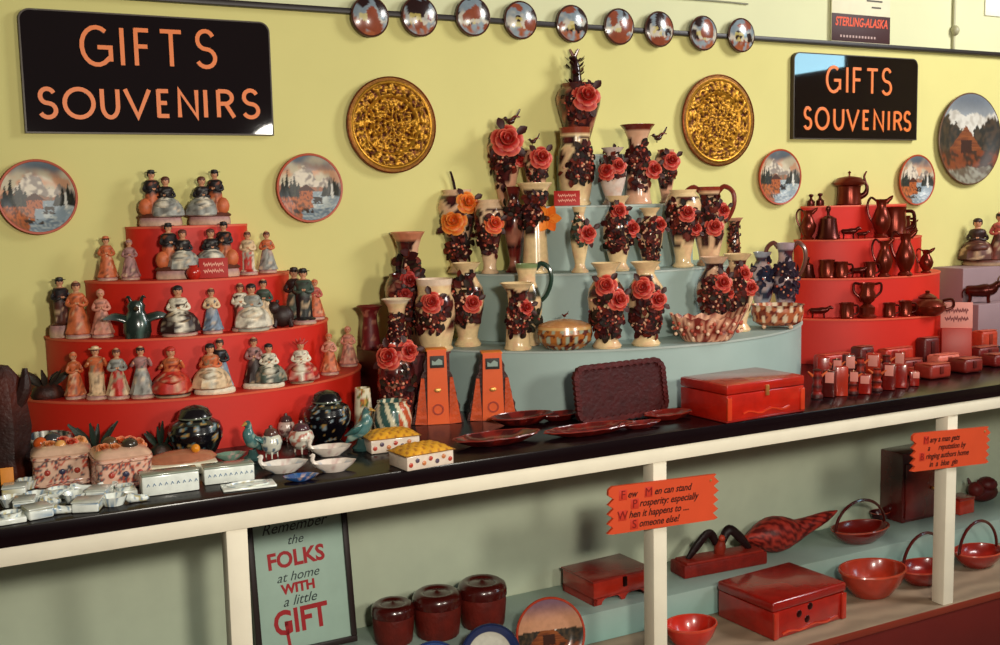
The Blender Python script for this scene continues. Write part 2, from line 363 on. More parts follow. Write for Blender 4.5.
# ------------------------------------------------------------------ painted plates
def alpine(u, v, sd, dark=0):
    n1 = nz(u * 3 + sd, v * 3, sd); n2 = nz(u * 9 + sd, v * 9, 2 + sd); n3 = nz(u * 18, v * 18 + sd, 5)
    c = mix(H('#c9bda2'), H('#cf9d7c'), sstep(-.2, .3, n1 + .3 * n2))
    if v > .5: c = mix(c, H('#66727c'), sstep(.45, .9, v + n1 * .35))
    pk = .66 - .95 * abs(u + .12 + sd * .03) + .16 * nz(u * 6, sd); pk2 = .32 - .5 * abs(u - .55) + .14 * nz(u * 7, sd + 4)
    if v < max(pk, pk2): c = mix(H('#d8cbb6'), H('#8f8278'), sstep(-.15, .35, n2 + (u + .1) * .5 + n1 * .6))
    if v < .05 + .1 * n1: c = mix(H('#a4694c'), H('#7d6a56'), sstep(-.3, .3, n2))
    lake = u > .05 + .3 * n1 + (v + .5) * .25
    if v < -.1: c = mix(H('#8a99a2'), H('#b9bfba'), sstep(-.2, .4, n3 + n1)) if lake else mix(H('#b8622c'), H('#6a3c22'), sstep(-.2, .35, n2 + n3))
    if v < -.62 + .1 * n1: c = mix(H('#6a7884'), H('#a8b0ae'), sstep(-.2, .4, n3)) if u > -.25 else mix(H('#a85a30'), H('#7a4a2c'), sstep(-.2, .3, n3))
    for tx, th in ((-.8, .3), (-.66, .55), (-.52, .3), (-.42, .42), (-.3, .18), (.5, .12), (.62, .24), (.75, .32), (.84, .15)):
        if abs(u - tx + .02 * n3) < .12 * (1 - (v + .25) / (th + .25)) + .015 * (v < 0) and -.25 < v < th: c = mix(H('#23241f'), H('#3a3a2c'), sstep(0, .4, n3))
    if .66 < u < .73 and -.3 < v < .12: c = H('#e4e2d8')
    if -.28 < u < .12 and -.32 < v < -.06: c = H('#b05a26') if n3 < .2 else H('#6a3018')
    if -.08 <= v < .1 and abs(u + .08) < .27 - (v + .08) * 1.3: c = H('#4a2414')
    if .12 < u < .4 and -.46 < v < -.26 and n3 > -.2: c = H('#2c2018')
    if -.5 < u < .1 and -.72 < v < -.6 and n2 > -.05: c = H('#3a2a1c')
    return c
def cabin(u, v, sd):
    n1 = nz(u * 4, v * 4, sd); n2 = nz(u * 11, v * 11, sd)
    c = mix(H('#8f9498'), H('#6d7580'), sstep(.5, .9, v))
    if v < .55 + .2 * n1: c = mix(H('#d2cdc2'), H('#b9b2a6'), sstep(-.2, .5, n2))
    if v < .15 + .45 * abs(u) + .16 * nz(u * 13, sd) and abs(u) > .22 - .2 * v: c = mix(H('#2a2620'), H('#4a3a2a'), sstep(-.3, .5, n2))
    if v < .3 - 1.0 * abs(u + .05) : c = mix(H('#6a3418'), H('#8a4a22'), sstep(-.4, .4, nz(u * 3, v * 25)))
    if v < -.25: c = mix(H('#7a3a18'), H('#3a2416'), sstep(-.3, .4, n2 + n1))
    if -.2 < u < .15 and -.3 < v < -.02: c = H('#3a1c10')
    if v < -.62 + .1 * n1: c = mix(H('#8d8878'), H('#5a4a38'), sstep(-.3, .4, n2))
    return c
def disc_plate(R, depth, scene, rimc, rings=34, seg=96, rimw=.07, convex=False, back=True):
    """lies in xz, front towards -y, centred at 0; y runs 0 (back) to -depth"""
    m = MB(); vs = []; fs = []; cs = []; rs = [R * (1 - rimw) * i / rings for i in range(1, rings + 1)]
    def yy(r):
        t = r / R
        return (-depth * (1 - t * t) - .004) if convex else (-.005 - (depth - .005) * sstep(.55, 1, t))
    vs.append((0, yy(0), 0)); cs.append(scene(0, 0))
    for r in rs:
        for k in range(seg):
            a = 2 * PI * k / seg; u, v = math.cos(a) * r / R, math.sin(a) * r / R
            vs.append((math.cos(a) * r, yy(r), math.sin(a) * r)); cs.append(scene(u, v))
    for k in range(seg): fs.append((0, 1 + k, 1 + (k + 1) % seg))
    for i in range(rings - 1):
        for k in range(seg): k2 = (k + 1) % seg; fs.append((1 + i * seg + k, 1 + (i + 1) * seg + k, 1 + (i + 1) * seg + k2, 1 + i * seg + k2))
    m.add(vs, fs, cs)
    y0 = yy(rs[-1]); y1 = yy(R * .985)
    m.M = Matrix.Rotation(PI / 2, 4, 'X')
    m2 = MB(); m2.M = Matrix.Rotation(PI / 2, 4, 'X')
    prof = [(rs[-1] - .0005, -y0 - .0015), (rs[-1] + .001, -y0 + .0012), (R * .985, -y1 + .001), (R, -y1 - .002), (R * .985, max(.0, -y1 - .006)), (R * .6, .0005), (0, 0)]
    m2.lathe(prof, rimc, seg, cap=False)
    m.M = Matrix.Identity(4); return m, m2
def wall_plate(label, px, py, hpx, scene, rimc, name='hanging_plate', cat='plate', rimw=.07, depth=.022, group=None, y=.002, tilt=0, mat=PICT, R=None, **k):
    x, z = on_y(px, py, .02); R = R or hpx / ppm(x, .02) / 2 * 1.0
    t = thing(name, label, cat, (x, -y, z), 0, group, tilt)
    a, b = disc_plate(R, depth, scene, rimc, rimw=rimw, **k)
    a.build('painted_face', mat, t); b.build('rim', mat, t); return t
TERRA = H('#b3492a')
g = 'alpine scene plates on the wall'
for px, py, h, sd, lb in ((38, 197, 74, .3, 'round painted plate with mountain lake scene, leftmost on the wall below the large sign'),
                          (310, 188, 68, 1.1, 'round painted plate with mountain lake scene, hanging above the red figurine stand at its right'),
                          (780, 177, 55, 2.3, 'round painted plate with alpine scene, on the wall below the right sign'),
                          (917, 180, 50, 3.7, 'small round painted plate with alpine scene, beside the big cabin plate')):
    wall_plate(lb, px, py, h, lambda u, v, sd=sd: alpine(u, v, sd), TERRA, group=g)
wall_plate('big round plate painted with a log cabin among dark trees, far right', 970, 139, 90, lambda u, v: cabin(u, v, 1.5), H('#6a4a34'), rimw=.03, rings=34, seg=90)
# gold plates
def gold_plate(label, px, py, R, sd):
    x, z = on_y(px, py, .02); t = thing('hanging_plate', label, 'plate', (x, -.002, z), 0, 'embossed gold plates')
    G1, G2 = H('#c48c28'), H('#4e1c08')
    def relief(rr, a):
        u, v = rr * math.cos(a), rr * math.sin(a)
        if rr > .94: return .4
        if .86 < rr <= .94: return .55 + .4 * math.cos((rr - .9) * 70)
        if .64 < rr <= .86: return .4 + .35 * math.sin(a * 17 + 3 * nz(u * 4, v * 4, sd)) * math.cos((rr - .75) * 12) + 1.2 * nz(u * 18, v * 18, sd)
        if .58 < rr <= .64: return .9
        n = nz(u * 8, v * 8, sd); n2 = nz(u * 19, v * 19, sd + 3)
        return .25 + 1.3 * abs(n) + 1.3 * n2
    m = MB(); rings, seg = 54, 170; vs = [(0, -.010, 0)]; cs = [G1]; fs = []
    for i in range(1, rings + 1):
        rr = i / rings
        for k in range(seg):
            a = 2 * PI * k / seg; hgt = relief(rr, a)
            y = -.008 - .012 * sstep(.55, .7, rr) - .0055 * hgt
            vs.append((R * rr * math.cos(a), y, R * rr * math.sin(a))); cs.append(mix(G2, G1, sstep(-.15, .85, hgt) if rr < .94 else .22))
    for k in range(seg): fs.append((0, 1 + k, 1 + (k + 1) % seg))
    for i in range(rings - 1):
        for k in range(seg): k2 = (k + 1) % seg; fs.append((1 + i * seg + k, 1 + (i + 1) * seg + k, 1 + (i + 1) * seg + k2, 1 + i * seg + k2))
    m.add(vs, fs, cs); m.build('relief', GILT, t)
    m = MB(); m.M = Matrix.Rotation(PI / 2, 4, 'X')
    m.lathe([(R * .985, .0195), (R * 1.0, .0245), (R * 1.02, .023), (R * 1.02, .018), (R * .9, .004), (0, .0)], H('#7a3512'), 90, cap=False); m.build('rim', GILT, t)
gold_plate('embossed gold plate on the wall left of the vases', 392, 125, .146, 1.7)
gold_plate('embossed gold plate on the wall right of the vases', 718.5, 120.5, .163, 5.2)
# nine small plates along the rail
def murky(sd):
    A = [H('#2c1a1a'), H('#b99a86'), H('#cfd0c4'), H('#6a3020'), H('#8a98a4'), H('#c06a40')]
    def f(u, v):
        n = nz(u * 1.6 + sd * 3, v * 1.6, sd); n2 = nz(u * 4, v * 4, sd * 7)
        c = mix(H('#c8bfae'), H('#7d8a94'), sstep(-.3, .4, n2 * .6 + v))
        if n > .18: c = H('#2a1716')
        if v < -.35 + .3 * n2: c = mix(H('#a35a3a'), H('#93a0a8'), sstep(-.25, .3, n2))
        if abs(u + .3) < .3 and -.4 < v < .1 and n2 > -.05: c = mix(c, H('#d8c470'), .65)
        if n < -.22: c = H('#8a4630')
        return c
    return f
rp = [(369, 17), (418.5, 17), (472, 17), (519.5, 20.5), (571, 24), (618, 27), (658, 29.5), (702, 33.5), (740, 35.5)]
rl = ['first from the left', 'second from the left', 'third from the left, nearly black at its sides', 'fourth from the left', 'straight above the tallest vase', 'sixth from the left', 'seventh from the left', 'second from the right end', 'last at the right end']
for k, ((px, py), t) in enumerate(zip(rp, rl)):
    wall_plate('small glossy scenic plate on the rail, ' + t, px, py, 38, murky(k + .37), H('#4a2a20'), name='hanging_plate', rimw=.1, depth=.014, group='small plates along the rail', mat=GLAZE, y=.0245, R=.0625, rings=14, seg=40, convex=True)
# ------------------------------------------------------------------ figurines
SKIN = H('#c48a66')
PAL = dict(orange='#c8663a', mauve='#a87a76', cream='#dcbc94', black='#1a1315', grey='#9a9a92', green='#3c4a3e', white='#e3d8c2', red='#b8261a', blue='#75869a', brown='#5c2c1e', pink='#d08a74', gold='#b98a3c', teal='#4f7a78', dark='#2c1612', rose='#b8564a')
P = {k: H(v) for k, v in PAL.items()}
BODY = {'stand': [(.0, 0), (.19, 0), (.205, .02), (.175, .12), (.15, .25), (.125, .4), (.09, .53), (.095, .58), (.115, .65), (.125, .71), (.105, .755), (.05, .785), (.042, .81), (.06, .83), (.07, .865), (.074, .9), (.066, .945), (.04, .985), (0, 1)],
        'sit': [(.0, 0), (.32, 0), (.35, .03), (.34, .14), (.31, .27), (.25, .38), (.16, .46), (.13, .52), (.15, .6), (.165, .67), (.135, .73), (.065, .76), (.055, .79), (.078, .815), (.09, .855), (.094, .9), (.084, .945), (.05, .985), (0, 1)],
        'man': [(.0, 0), (.15, 0), (.165, .02), (.12, .06), (.115, .2), (.12, .35), (.125, .45), (.11, .55), (.125, .64), (.14, .72), (.115, .765), (.05, .79), (.044, .815), (.06, .835), (.07, .865), (.074, .9), (.066, .945), (.04, .985), (0, 1)]}
def person(par, x, y, z, h, low, up, hair='dark', kind='stand', hat=None, rz=0, apron=None, arms=1, lean=0, wk=1.2):
    low, up, hc = P[low], P[up], P[hair]; ap = P[apron] if apron else None
    m = MB(); m.at(x, y, z, rz=rz, ry=lean)
    zk = {'stand': (.77, .55), 'sit': (.745, .47), 'man': (.775, .47)}[kind]; sd = random.random() * 9
    fold = random.randint(6, 9)
    def col(p):
        t = p.z / h
        n2 = nz(p.x / h * 14 + sd, p.y / h * 14, t * 11)
        if t > zk[0]: return SKIN
        if n2 > .28 and t < zk[0] - .04: return mix(low, P['dark'], .6)
        if t > zk[1]: return mix(up, P['dark'], .5) if n2 < -.3 else up
        if ap and p.y < 0 and abs(p.x) < .1 * h: return ap
        if nz(p.x / h * 8 + sd, p.y / h * 8, t * 8) > .3: return mix(low, P['cream'], .6)
        return mix(low, up, .25 if nz(p.x / h * 4 + sd, p.y / h * 4, t * 3) > .1 else 0)
    prof = [(r * h, zz_ * h) for r, zz_ in BODY[kind]]; out = []
    for i in range(len(prof) - 1):
        out.append(prof[i]); out.append(((prof[i][0] + prof[i + 1][0]) / 2, (prof[i][1] + prof[i + 1][1]) / 2))
    out.append(prof[-1])
    m.lathe(out, col, 24, 1, .8 if kind != 'sit' else .85, mod=lambda a, zz_: (1 + (wk - 1) * sstep(.82 * h, .7 * h, zz_)) * (1 + .07 * math.cos(fold * a) * sstep(.5 * h, .1 * h, zz_)))
    wd = (.115 if kind != 'sit' else .15) * (wk * .5 + .5); sh = .7 if kind != 'sit' else .65
    for s in (-1, 1):
        if arms == 1: pts = [(s * wd * .85, 0, sh), (s * wd * 1.35, -.02, sh - .13), (s * wd * .75, -.12, sh - .16), (s * .02, -.135, sh - .12)]
        elif arms == 2: pts = [(s * wd * .85, 0, sh), (s * wd * 1.5, -.01, sh - .12), (s * wd * 1.35, -.05, sh - .26)]
        else: pts = [(s * wd * .85, 0, sh), (s * wd * 1.5, -.04, sh - .1), (s * wd * 1.2, -.12, sh + .04 * s)]
        pts = [Vector(q) * h for q in pts]
        m.tube(pts, [.042 * h, .036 * h, .03 * h, .022 * h][:len(pts)], lambda p: up, 8); m.ball(pts[-1], .026 * h, SKIN, seg=8, rings=5)
    if kind == 'sit':
        m.ball((0, -.17 * h, .3 * h), .27 * h, col, ry=.2 * h, rz=.12 * h, seg=14, rings=8)
    hz = .89 * h; hr = .072 * h if kind != 'sit' else .092 * h
    m.ball((0, -hr * .98, hz - hr * .1), hr * .2, SKIN, rz=hr * .25, seg=6, rings=4)
    for s in (-1, 1): m.ball((s * hr * .38, -hr * .86, hz + hr * .12), hr * .12, P['dark'], seg=6, rings=4)
    m.ball((0, -hr * .87, hz - hr * .5), hr * .16, P['red'], rz=hr * .07, seg=6, rings=4)
    fo = m.build('figure', BISQUE, par)
    m = MB(); m.at(x, y, z, rz=rz, ry=lean)
    m.ball((0, hr * .2, hz + hr * .45), hr * 1.2, hc, ry=hr * 1.12, rz=hr * .85, seg=12, rings=7)
    for s in (-1, 1): m.ball((s * hr * .85, hr * .2, hz), hr * .35, hc, ry=hr * .6, rz=hr * .7, seg=8, rings=5)
    if kind != 'man': m.ball((0, hr * .75, hz - hr * .35), hr * .75, hc, ry=hr * .5, rz=hr * .95, seg=10, rings=6)
    m.build('hair', BISQUE, fo)
    if hat:
        m = MB(); m.at(x, y, z, rz=rz, ry=lean); hz2 = hz + hr * .72
        m.lathe([(0, hz2 - hr * .05), (hr * 1.75, hz2 - hr * .12), (hr * 1.8, hz2), (hr * 1.05, hz2 + hr * .06), (hr * .98, hz2 + hr * .5), (hr * .6, hz2 + hr * .68), (0, hz2 + hr * .7)], P[hat], 16); m.build('hat', BISQUE, fo)
    return fo
def base_oval(par, rx, ry, h, col, name='base'):
    m = MB(); m.lathe([(0, 0), (1, 0), (1.03, h * .25), (1, h * .75), (.93, h), (0, h)], lambda p: col if p.z > h * .5 else mix(col, P['cream'], .5), 24, rx, ry); return m.build(name, BISQUE, par)
def fig_at(stand, i, px, topy, label, fr=.55, group='figurines on the red stand', name='figurine', cat='figurine', rz=0):
    x, p, z = stand.place(px, i, fr, .05 if name == 'couple_figurine' else .038); h = z_at(x, p, topy) - z
    return thing(name, label, cat, (x, -p, z), face(x, -p, rz), group), h
def couple(i, px, topy, label, flip=1, fr=.55, dark='brown'):
    t, h = fig_at(ST_L, i, px, topy, label, fr, 'bride and groom style figurine pairs', 'couple_figurine')
    b = .16 * h; base_oval(t, .36 * h, .155 * h, b, P['mauve'])
    m = MB(); m.lathe([(0, b * .9), (.37 * h, b * .9), (.385 * h, b * 1.1), (.33 * h, b * 1.35), (0, b * 1.35)], P['brown'], 20, 1, .45); m.build('plinth_ring', BISQUE, t)
    person(t, -.12 * h * flip, .01 * h, b, h * .83, 'orange', 'black', 'black', 'man', 'black', rz=.3 * flip)
    person(t, .11 * h * flip, -.02 * h, b, h * .7, 'grey', 'black', 'brown', 'sit', None, rz=-.25 * flip, apron='white')
    m = MB(); m.at(-.24 * h * flip, -.05 * h, b + .17 * h); m.ball((0, 0, 0), .12 * h, P['orange'], ry=.09 * h, rz=.16 * h, seg=10, rings=6); m.build('draped_cloak', BISQUE, t)
def lady(i, px, topy, low, up, label, hair='dark', kind='stand', apron=None, fr=.55, hat=None, arms=1, rz=0, bc='mauve', name='figurine'):
    t, h = fig_at(ST_L, i, px, topy, label, fr, rz=rz, name=name)
    b = .07 * h; w = {'stand': .21, 'man': .2, 'sit': .34}[kind]; base_oval(t, w * h, w * .8 * h, b, P[bc])
    person(t, 0, 0, b, h - b, low, up, hair, kind, hat, 0, apron, arms); return t, h
couple(3, 161, 169, 'figurine of black-hatted man and seated lady on top tier, left one', 1)
couple(3, 210, 169, 'figurine of seated lady and black-hatted man on top tier, right one', -1)
lady(2, 108, 236, 'orange', 'orange', 'orange robed lady figurine at left end of second tier from the top', hat='orange')
lady(2, 131, 239, 'mauve', 'mauve', 'dusty mauve robed lady figurine beside the orange one, second tier from the top', hair='mauve')
couple(2, 178, 222, 'figurine of black-hatted man and lady directly beneath the left top pair', 1, .3)
couple(2, 219, 221, 'figurine of lady and black-hatted man standing behind the red card', -1, .3)
lady(2, 249, 231, 'white', 'cream', 'pale figurine in white and red, right of the red card', kind='man', apron='red', hair='brown')
lady(2, 268, 231, 'grey', 'orange', 'grey skirted lady figurine at right end of second tier from the top', hair='brown')
t, h = fig_at(ST_L, 1, 63, 277, 'black-coated man figurine in a broad hat, left end of the third tier', .6)
base_oval(t, .2 * h, .15 * h, .2 * h, P['mauve']); person(t, 0, 0, .2 * h, .8 * h, 'brown', 'black', 'black', 'man', 'black', .3)
lady(1, 79, 281, 'orange', 'orange', 'orange gowned lady figurine beside the black-coated man', hair='brown', fr=.75)
lady(1, 103, 289, 'pink', 'pink', 'all pink lady figurine with folded arms on the third tier', hair='pink')
# dark green bird planter
t, h = fig_at(ST_L, 1, 138, 298, 'dark green bird figurine with spread pale wings on the third tier', .75, name='bird_figurine')
m = MB(); m.lathe([(0, 0), (.3 * h, 0), (.34 * h, .15 * h), (.33 * h, .4 * h), (.26 * h, .55 * h), (.2 * h, .68 * h), (.22 * h, .8 * h), (.15 * h, .92 * h), (0, .95 * h)], lambda p: H('#1f2a24') if nz(p.x * 60, p.z * 60) < .25 else H('#4a6058'), 18, 1, .75)
m.ball((0, -.22 * h, .74 * h), .07 * h, H('#3a2a1a'), ry=.14 * h, seg=8, rings=5); bo = m.build('body', GLAZE, t)
for s in (-1, 1):
    m = MB(); m.tube([(s * .2 * h, 0, .45 * h), (s * .5 * h, -.02 * h, .55 * h), (s * .78 * h, 0, .5 * h)], [.14 * h, .12 * h, .03 * h], lambda p: mix(H('#24302a'), H('#7c8a8a'), sstep(.4 * h, .9 * h, abs(p.x))), 10, .5); m.build('wing', GLAZE, t)
    m = MB(); m.tube([(s * .1 * h, 0, .85 * h), (s * .17 * h, 0, 1.02 * h), (s * .24 * h, .02 * h, .98 * h)], [.05 * h, .04 * h, .01 * h], H('#1c2420'), 8); m.build('crest', GLAZE, t)
lady(1, 180, 286, 'dark', 'white', 'black-haired seated lady figurine with a white wrap on the third tier', hair='black', kind='sit', apron='white', fr=.45)
lady(1, 213, 288, 'blue', 'cream', 'lady figurine in long blue-grey robe on the third tier, left of the group of three', hair='brown')
lady(1, 242, 283, 'brown', 'white', 'man figurine in white shirt and red-brown breeches, third tier', kind='man', hair='brown', fr=.2, apron='rose')
lady(1, 253, 284, 'white', 'grey', 'black-haired seated figurine in white skirt between two standing figurines', hair='black', kind='sit', fr=.9, bc='grey')
lady(1, 265, 279, 'cream', 'green', 'taller figurine in dark green bodice behind the seated black-haired one', hair='dark', fr=.45)
lady(1, 296, 267, 'green', 'dark', 'tall figurine in a dark green robe near right end of the third tier', hair='dark', fr=.5, hat='dark')
lady(1, 305, 268, 'black', 'green', 'figurine in a black coat and wide black hat, third tier right', hair='black', kind='man', hat='black', fr=.95)
lady(1, 316, 279, 'orange', 'rose', 'orange-pink robed figurine at the very right end of the third tier', hair='orange', fr=.6)
t, h = fig_at(ST_L, 1, 283, 300, 'low dark brown crouching animal figurine on the third tier', .8, name='animal_figurine', cat='animal figurine')
m = MB(); m.ball((0, 0, .4 * h), .42 * h, P['dark'], ry=.3 * h, rz=.4 * h); m.ball((-.3 * h, -.12 * h, .72 * h), .24 * h, P['dark'], seg=10, rings=6)
for s in (-1, 1): m.tube([(s * .25 * h, -.15 * h, .3 * h), (s * .3 * h, -.3 * h, 0.03 * h)], .09 * h, P['dark'], 8); m.ball((-.3 * h + s * .14 * h, -.1 * h, .95 * h), .07 * h, P['dark'], seg=6, rings=4)
m.build('body', BISQUE, t)
lady(0, 76, 352, 'orange', 'orange', 'orange robed figurine first from the left on the bottom tier', hair='orange', rz=.4)
lady(0, 98, 346, 'cream', 'orange', 'man figurine in cream breeches, second from the left on the bottom tier', kind='man', hair='brown', hat='cream', arms=3)
lady(0, 119, 348, 'cream', 'grey', 'figurine in grey shawl with red hem, third from the left on the bottom tier', hair='brown', apron='red')
lady(0, 143, 346, 'grey', 'mauve', 'lady figurine in a full grey skirt, left of the red seated man', hair='dark', arms=3)
lady(0, 173, 347, 'red', 'orange', 'seated man figurine in red and orange on dark base, bottom tier', hair='red', kind='sit', bc='dark', arms=3)
t, h = fig_at(ST_L, 0, 215, 338, 'figurine pair of seated lady and man in dark blue on bottom tier centre', .5, name='couple_figurine')
base_oval(t, .36 * h, .24 * h, .1 * h, P['white']); person(t, -.05 * h, -.03 * h, .1 * h, .8 * h, 'cream', 'orange', 'black', 'sit', apron='white'); person(t, .12 * h, .07 * h, .1 * h, .88 * h, 'blue', 'black', 'dark', 'stand', rz=-.3)
t, h = fig_at(ST_L, 0, 264, 337, 'figurine of tall lady and black-haired seated musician on bottom tier right of centre', .5, name='couple_figurine')
base_oval(t, .4 * h, .24 * h, .1 * h, P['white']); person(t, -.16 * h, .04 * h, .1 * h, .9 * h, 'dark', 'mauve', 'brown', 'stand'); person(t, .12 * h, -.02 * h, .1 * h, .76 * h, 'green', 'white', 'black', 'sit', apron='white')
t, h = fig_at(ST_L, 0, 302, 337, 'seated figurine in bright red with a white ruffled front, bottom tier right', .75)
base_oval(t, .25 * h, .2 * h, .06 * h, P['brown']); person(t, 0, 0, .06 * h, .86 * h, 'red', 'white', 'red', 'sit', apron='white')
for k in range(5):
    a = -1.0 + k * .5; m = MB(); m.tube([(.06 * h * math.sin(a), 0, .82 * h), (.2 * h * math.sin(a), .0, (.82 + .16 * math.cos(a)) * h)], [.04 * h, .012 * h], P['red'], 7); m.build('feather', BISQUE, t)
lady(0, 330, 333, 'orange', 'pink', 'orange-pink robed figurine second from right end of the bottom tier', hair='orange')
lady(0, 349, 326, 'pink', 'pink', 'pale pink robed figurine at the right end of the bottom tier', hair='pink')
# small red things on tier three
def price_card(label, loc, rz, w, h, tilt=.25, col='#b01a14', ink='#e8a08a', lines=('', '')):
    t = thing('price_card', label, 'card', loc, rz, None, -tilt)
    m = MB(); m.box((0, 0, h / 2), (w, .003, h), H(col), .0008); m.build('card', PAPER, t)
    for i in range(len(lines) if lines[0] else 0):
        m = MB(); m.at(0, -.0016, 0); m.ribbon([(-w * .34 + w * .68 * q / 26, h * (.68 - .33 * i) + h * .07 * math.sin(q * 2.1 + i) * (1 + .6 * math.sin(q * 1.3))) for q in range(27)], h * .05, .0005, H(ink)); m.build('writing', PAPER, t)
    m = MB(); m.tube([(0, .002, h * .8), (0, math.tan(tilt + .3) * h * .7 , .002 + math.sin(tilt)*h*.3)], .0015, H(col), 6); m.build('strut', PAPER, t)
    return t
x, p, z = ST_L.place(214, 2, .99); price_card('red hand-lettered price card in front of the figurine pairs', (x, -p, z), face(x, -p), .078, .055, .1, lines=('a', 'b'))
x, p, z = ST_L.place(194, 2, .95); m = MB(); m.lathe([(0, 0), (.012, 0), (.018, .008), (.021, .018), (.017, .028), (.011, .033), (.013, .038), (.009, .036), (0, .03)], P['red'], 18)
tag(m.build('pot', GLAZE, None, (x, -p, z)), 'tiny round red pot left of the red price card', 'pot')
# dark spiky carving
def spiky(label, loc, s, n, col, name='leaf_ornament', spread=1.0, L=1.0, grp=None, mound=.5):
    t = thing(name, label, 'ornament', loc, 0, grp)
    m = MB(); m.lathe([(0, 0), (.5 * s, 0), (.55 * s, .12 * s), (.45 * s, mound * .7 * s), (.25 * s, mound * s), (0, mound * 1.05 * s)], lambda p: mix(col, P['brown'], .5 * (nz(p.x / s * 5, p.y / s * 5, p.z / s * 5) > .1)), 18, 1, .7); m.build('body', CARVE, t)
    for k in range(n):
        a = 2 * PI * k / n + .3; d = Vector((math.cos(a) * spread, math.sin(a) * spread * .6, 1)).normalized()
        m = MB(); q = Vector((math.cos(a) * .15 * s, math.sin(a) * .1 * s, mound * .8 * s)); Lk = s * L * random.uniform(.7, 1.15)
        m.tube([q, q + d * Lk * .5, q + d * Lk + Vector((math.cos(a) * .08 * s, 0, 0))], [.07 * s, .15 * s, .05 * s], mix(col, P['green'], .25), 8, .4); m.build('leaf', CARVE, t)
x, p, z = ST_L.place(48, 0, .75, .05); spiky('dark brown spiky carved ornament at the left end of the bottom tier', (x, -p, z), .078, 9, P['dark'], spread=1.2, L=.75)
# ------------------------------------------------------------------ flower vases
VP = {'baluster': [(.0, 0), (.165, 0), (.175, .025), (.15, .06), (.125, .1), (.135, .16), (.17, .28), (.21, .45), (.225, .58), (.205, .7), (.14, .8), (.105, .86), (.115, .91), (.165, .975), (.185, 1.0), (.17, 1.0), (.11, .92), (.09, .86), (0, .5)],
      'shield': [(.0, 0), (.12, 0), (.13, .02), (.095, .06), (.09, .12), (.12, .28), (.165, .5), (.205, .7), (.215, .8), (.19, .9), (.15, .96), (.16, 1.0), (.145, 1.0), (.13, .95), (0, .6)],
      'flare': [(.0, 0), (.15, 0), (.155, .02), (.14, .06), (.13, .25), (.12, .45), (.105, .62), (.1, .74), (.115, .85), (.15, .94), (.19, .995), (.19, 1.0), (.175, 1.0), (.135, .94), (.09, .78), (0, .5)],
      'slim': [(.0, 0), (.13, 0), (.135, .02), (.085, .08), (.075, .14), (.11, .3), (.145, .5), (.15, .62), (.11, .76), (.07, .87), (.1, .97), (.11, 1.0), (.095, 1.0), (.06, .88), (0, .5)],
      'jug': [(.0, 0), (.16, 0), (.165, .03), (.13, .08), (.15, .2), (.2, .4), (.21, .52), (.17, .66), (.12, .78), (.12, .86), (.15, .96), (.155, 1.0), (.14, 1.0), (.1, .86), (0, .5)],
      'barrel': [(.0, 0), (.17, 0), (.18, .03), (.16, .07), (.19, .25), (.21, .5), (.2, .7), (.17, .8), (.175, .9), (.19, 1.0), (.175, 1.0), (.155, .88), (0, .4)]}
CREAM = H('#e3c493'); ROSE = (H('#ae2018'), H('#e4735c')); ORNG = (H('#e2631a'), H('#f2a04a')); DRK = H('#2a0e10')
def pr(prof, v):
    for (r0, z0), (r1, z1) in zip(prof, prof[1:]):
        if z1 >= z0 and z0 <= v <= z1 and z1 > z0: return r0 + (r1 - r0) * (v - z0) / (z1 - z0)
    return .15
def bird(par, q, s, name='bird', col=None):
    col = col or H('#3a1612'); m = MB(); m.at(*q)
    m.ball((0, 0, 0), s * .5, col, ry=s * .35, rz=s * .35, seg=10, rings=6); m.ball((-.5 * s, 0, .3 * s), s * .24, col, seg=8, rings=5)
    m.tube([(-.68 * s, 0, .3 * s), (-.98 * s, 0, .26 * s)], [.08 * s, .015 * s], H('#7a5030'), 6)
    m.tube([(.3 * s, 0, .1 * s), (.8 * s, 0, .7 * s), (1.1 * s, 0, 1.3 * s)], [.2 * s, .15 * s, .1 * s], col, 8, .5)
    for k in (-1, 1): m.tube([(0, k * .2 * s, .1 * s), (.5 * s, k * .5 * s, .5 * s), (1.1 * s, k * .45 * s, .45 * s)], [.2 * s, .16 * s, .05 * s], mix(col, P['red'], .25), 8, .4)
    m.tube([(-.1 * s, 0, -.3 * s), (-.1 * s, 0, -.6 * s)], .06 * s, col, 6)
    return m.build(name, GLAZE, par)
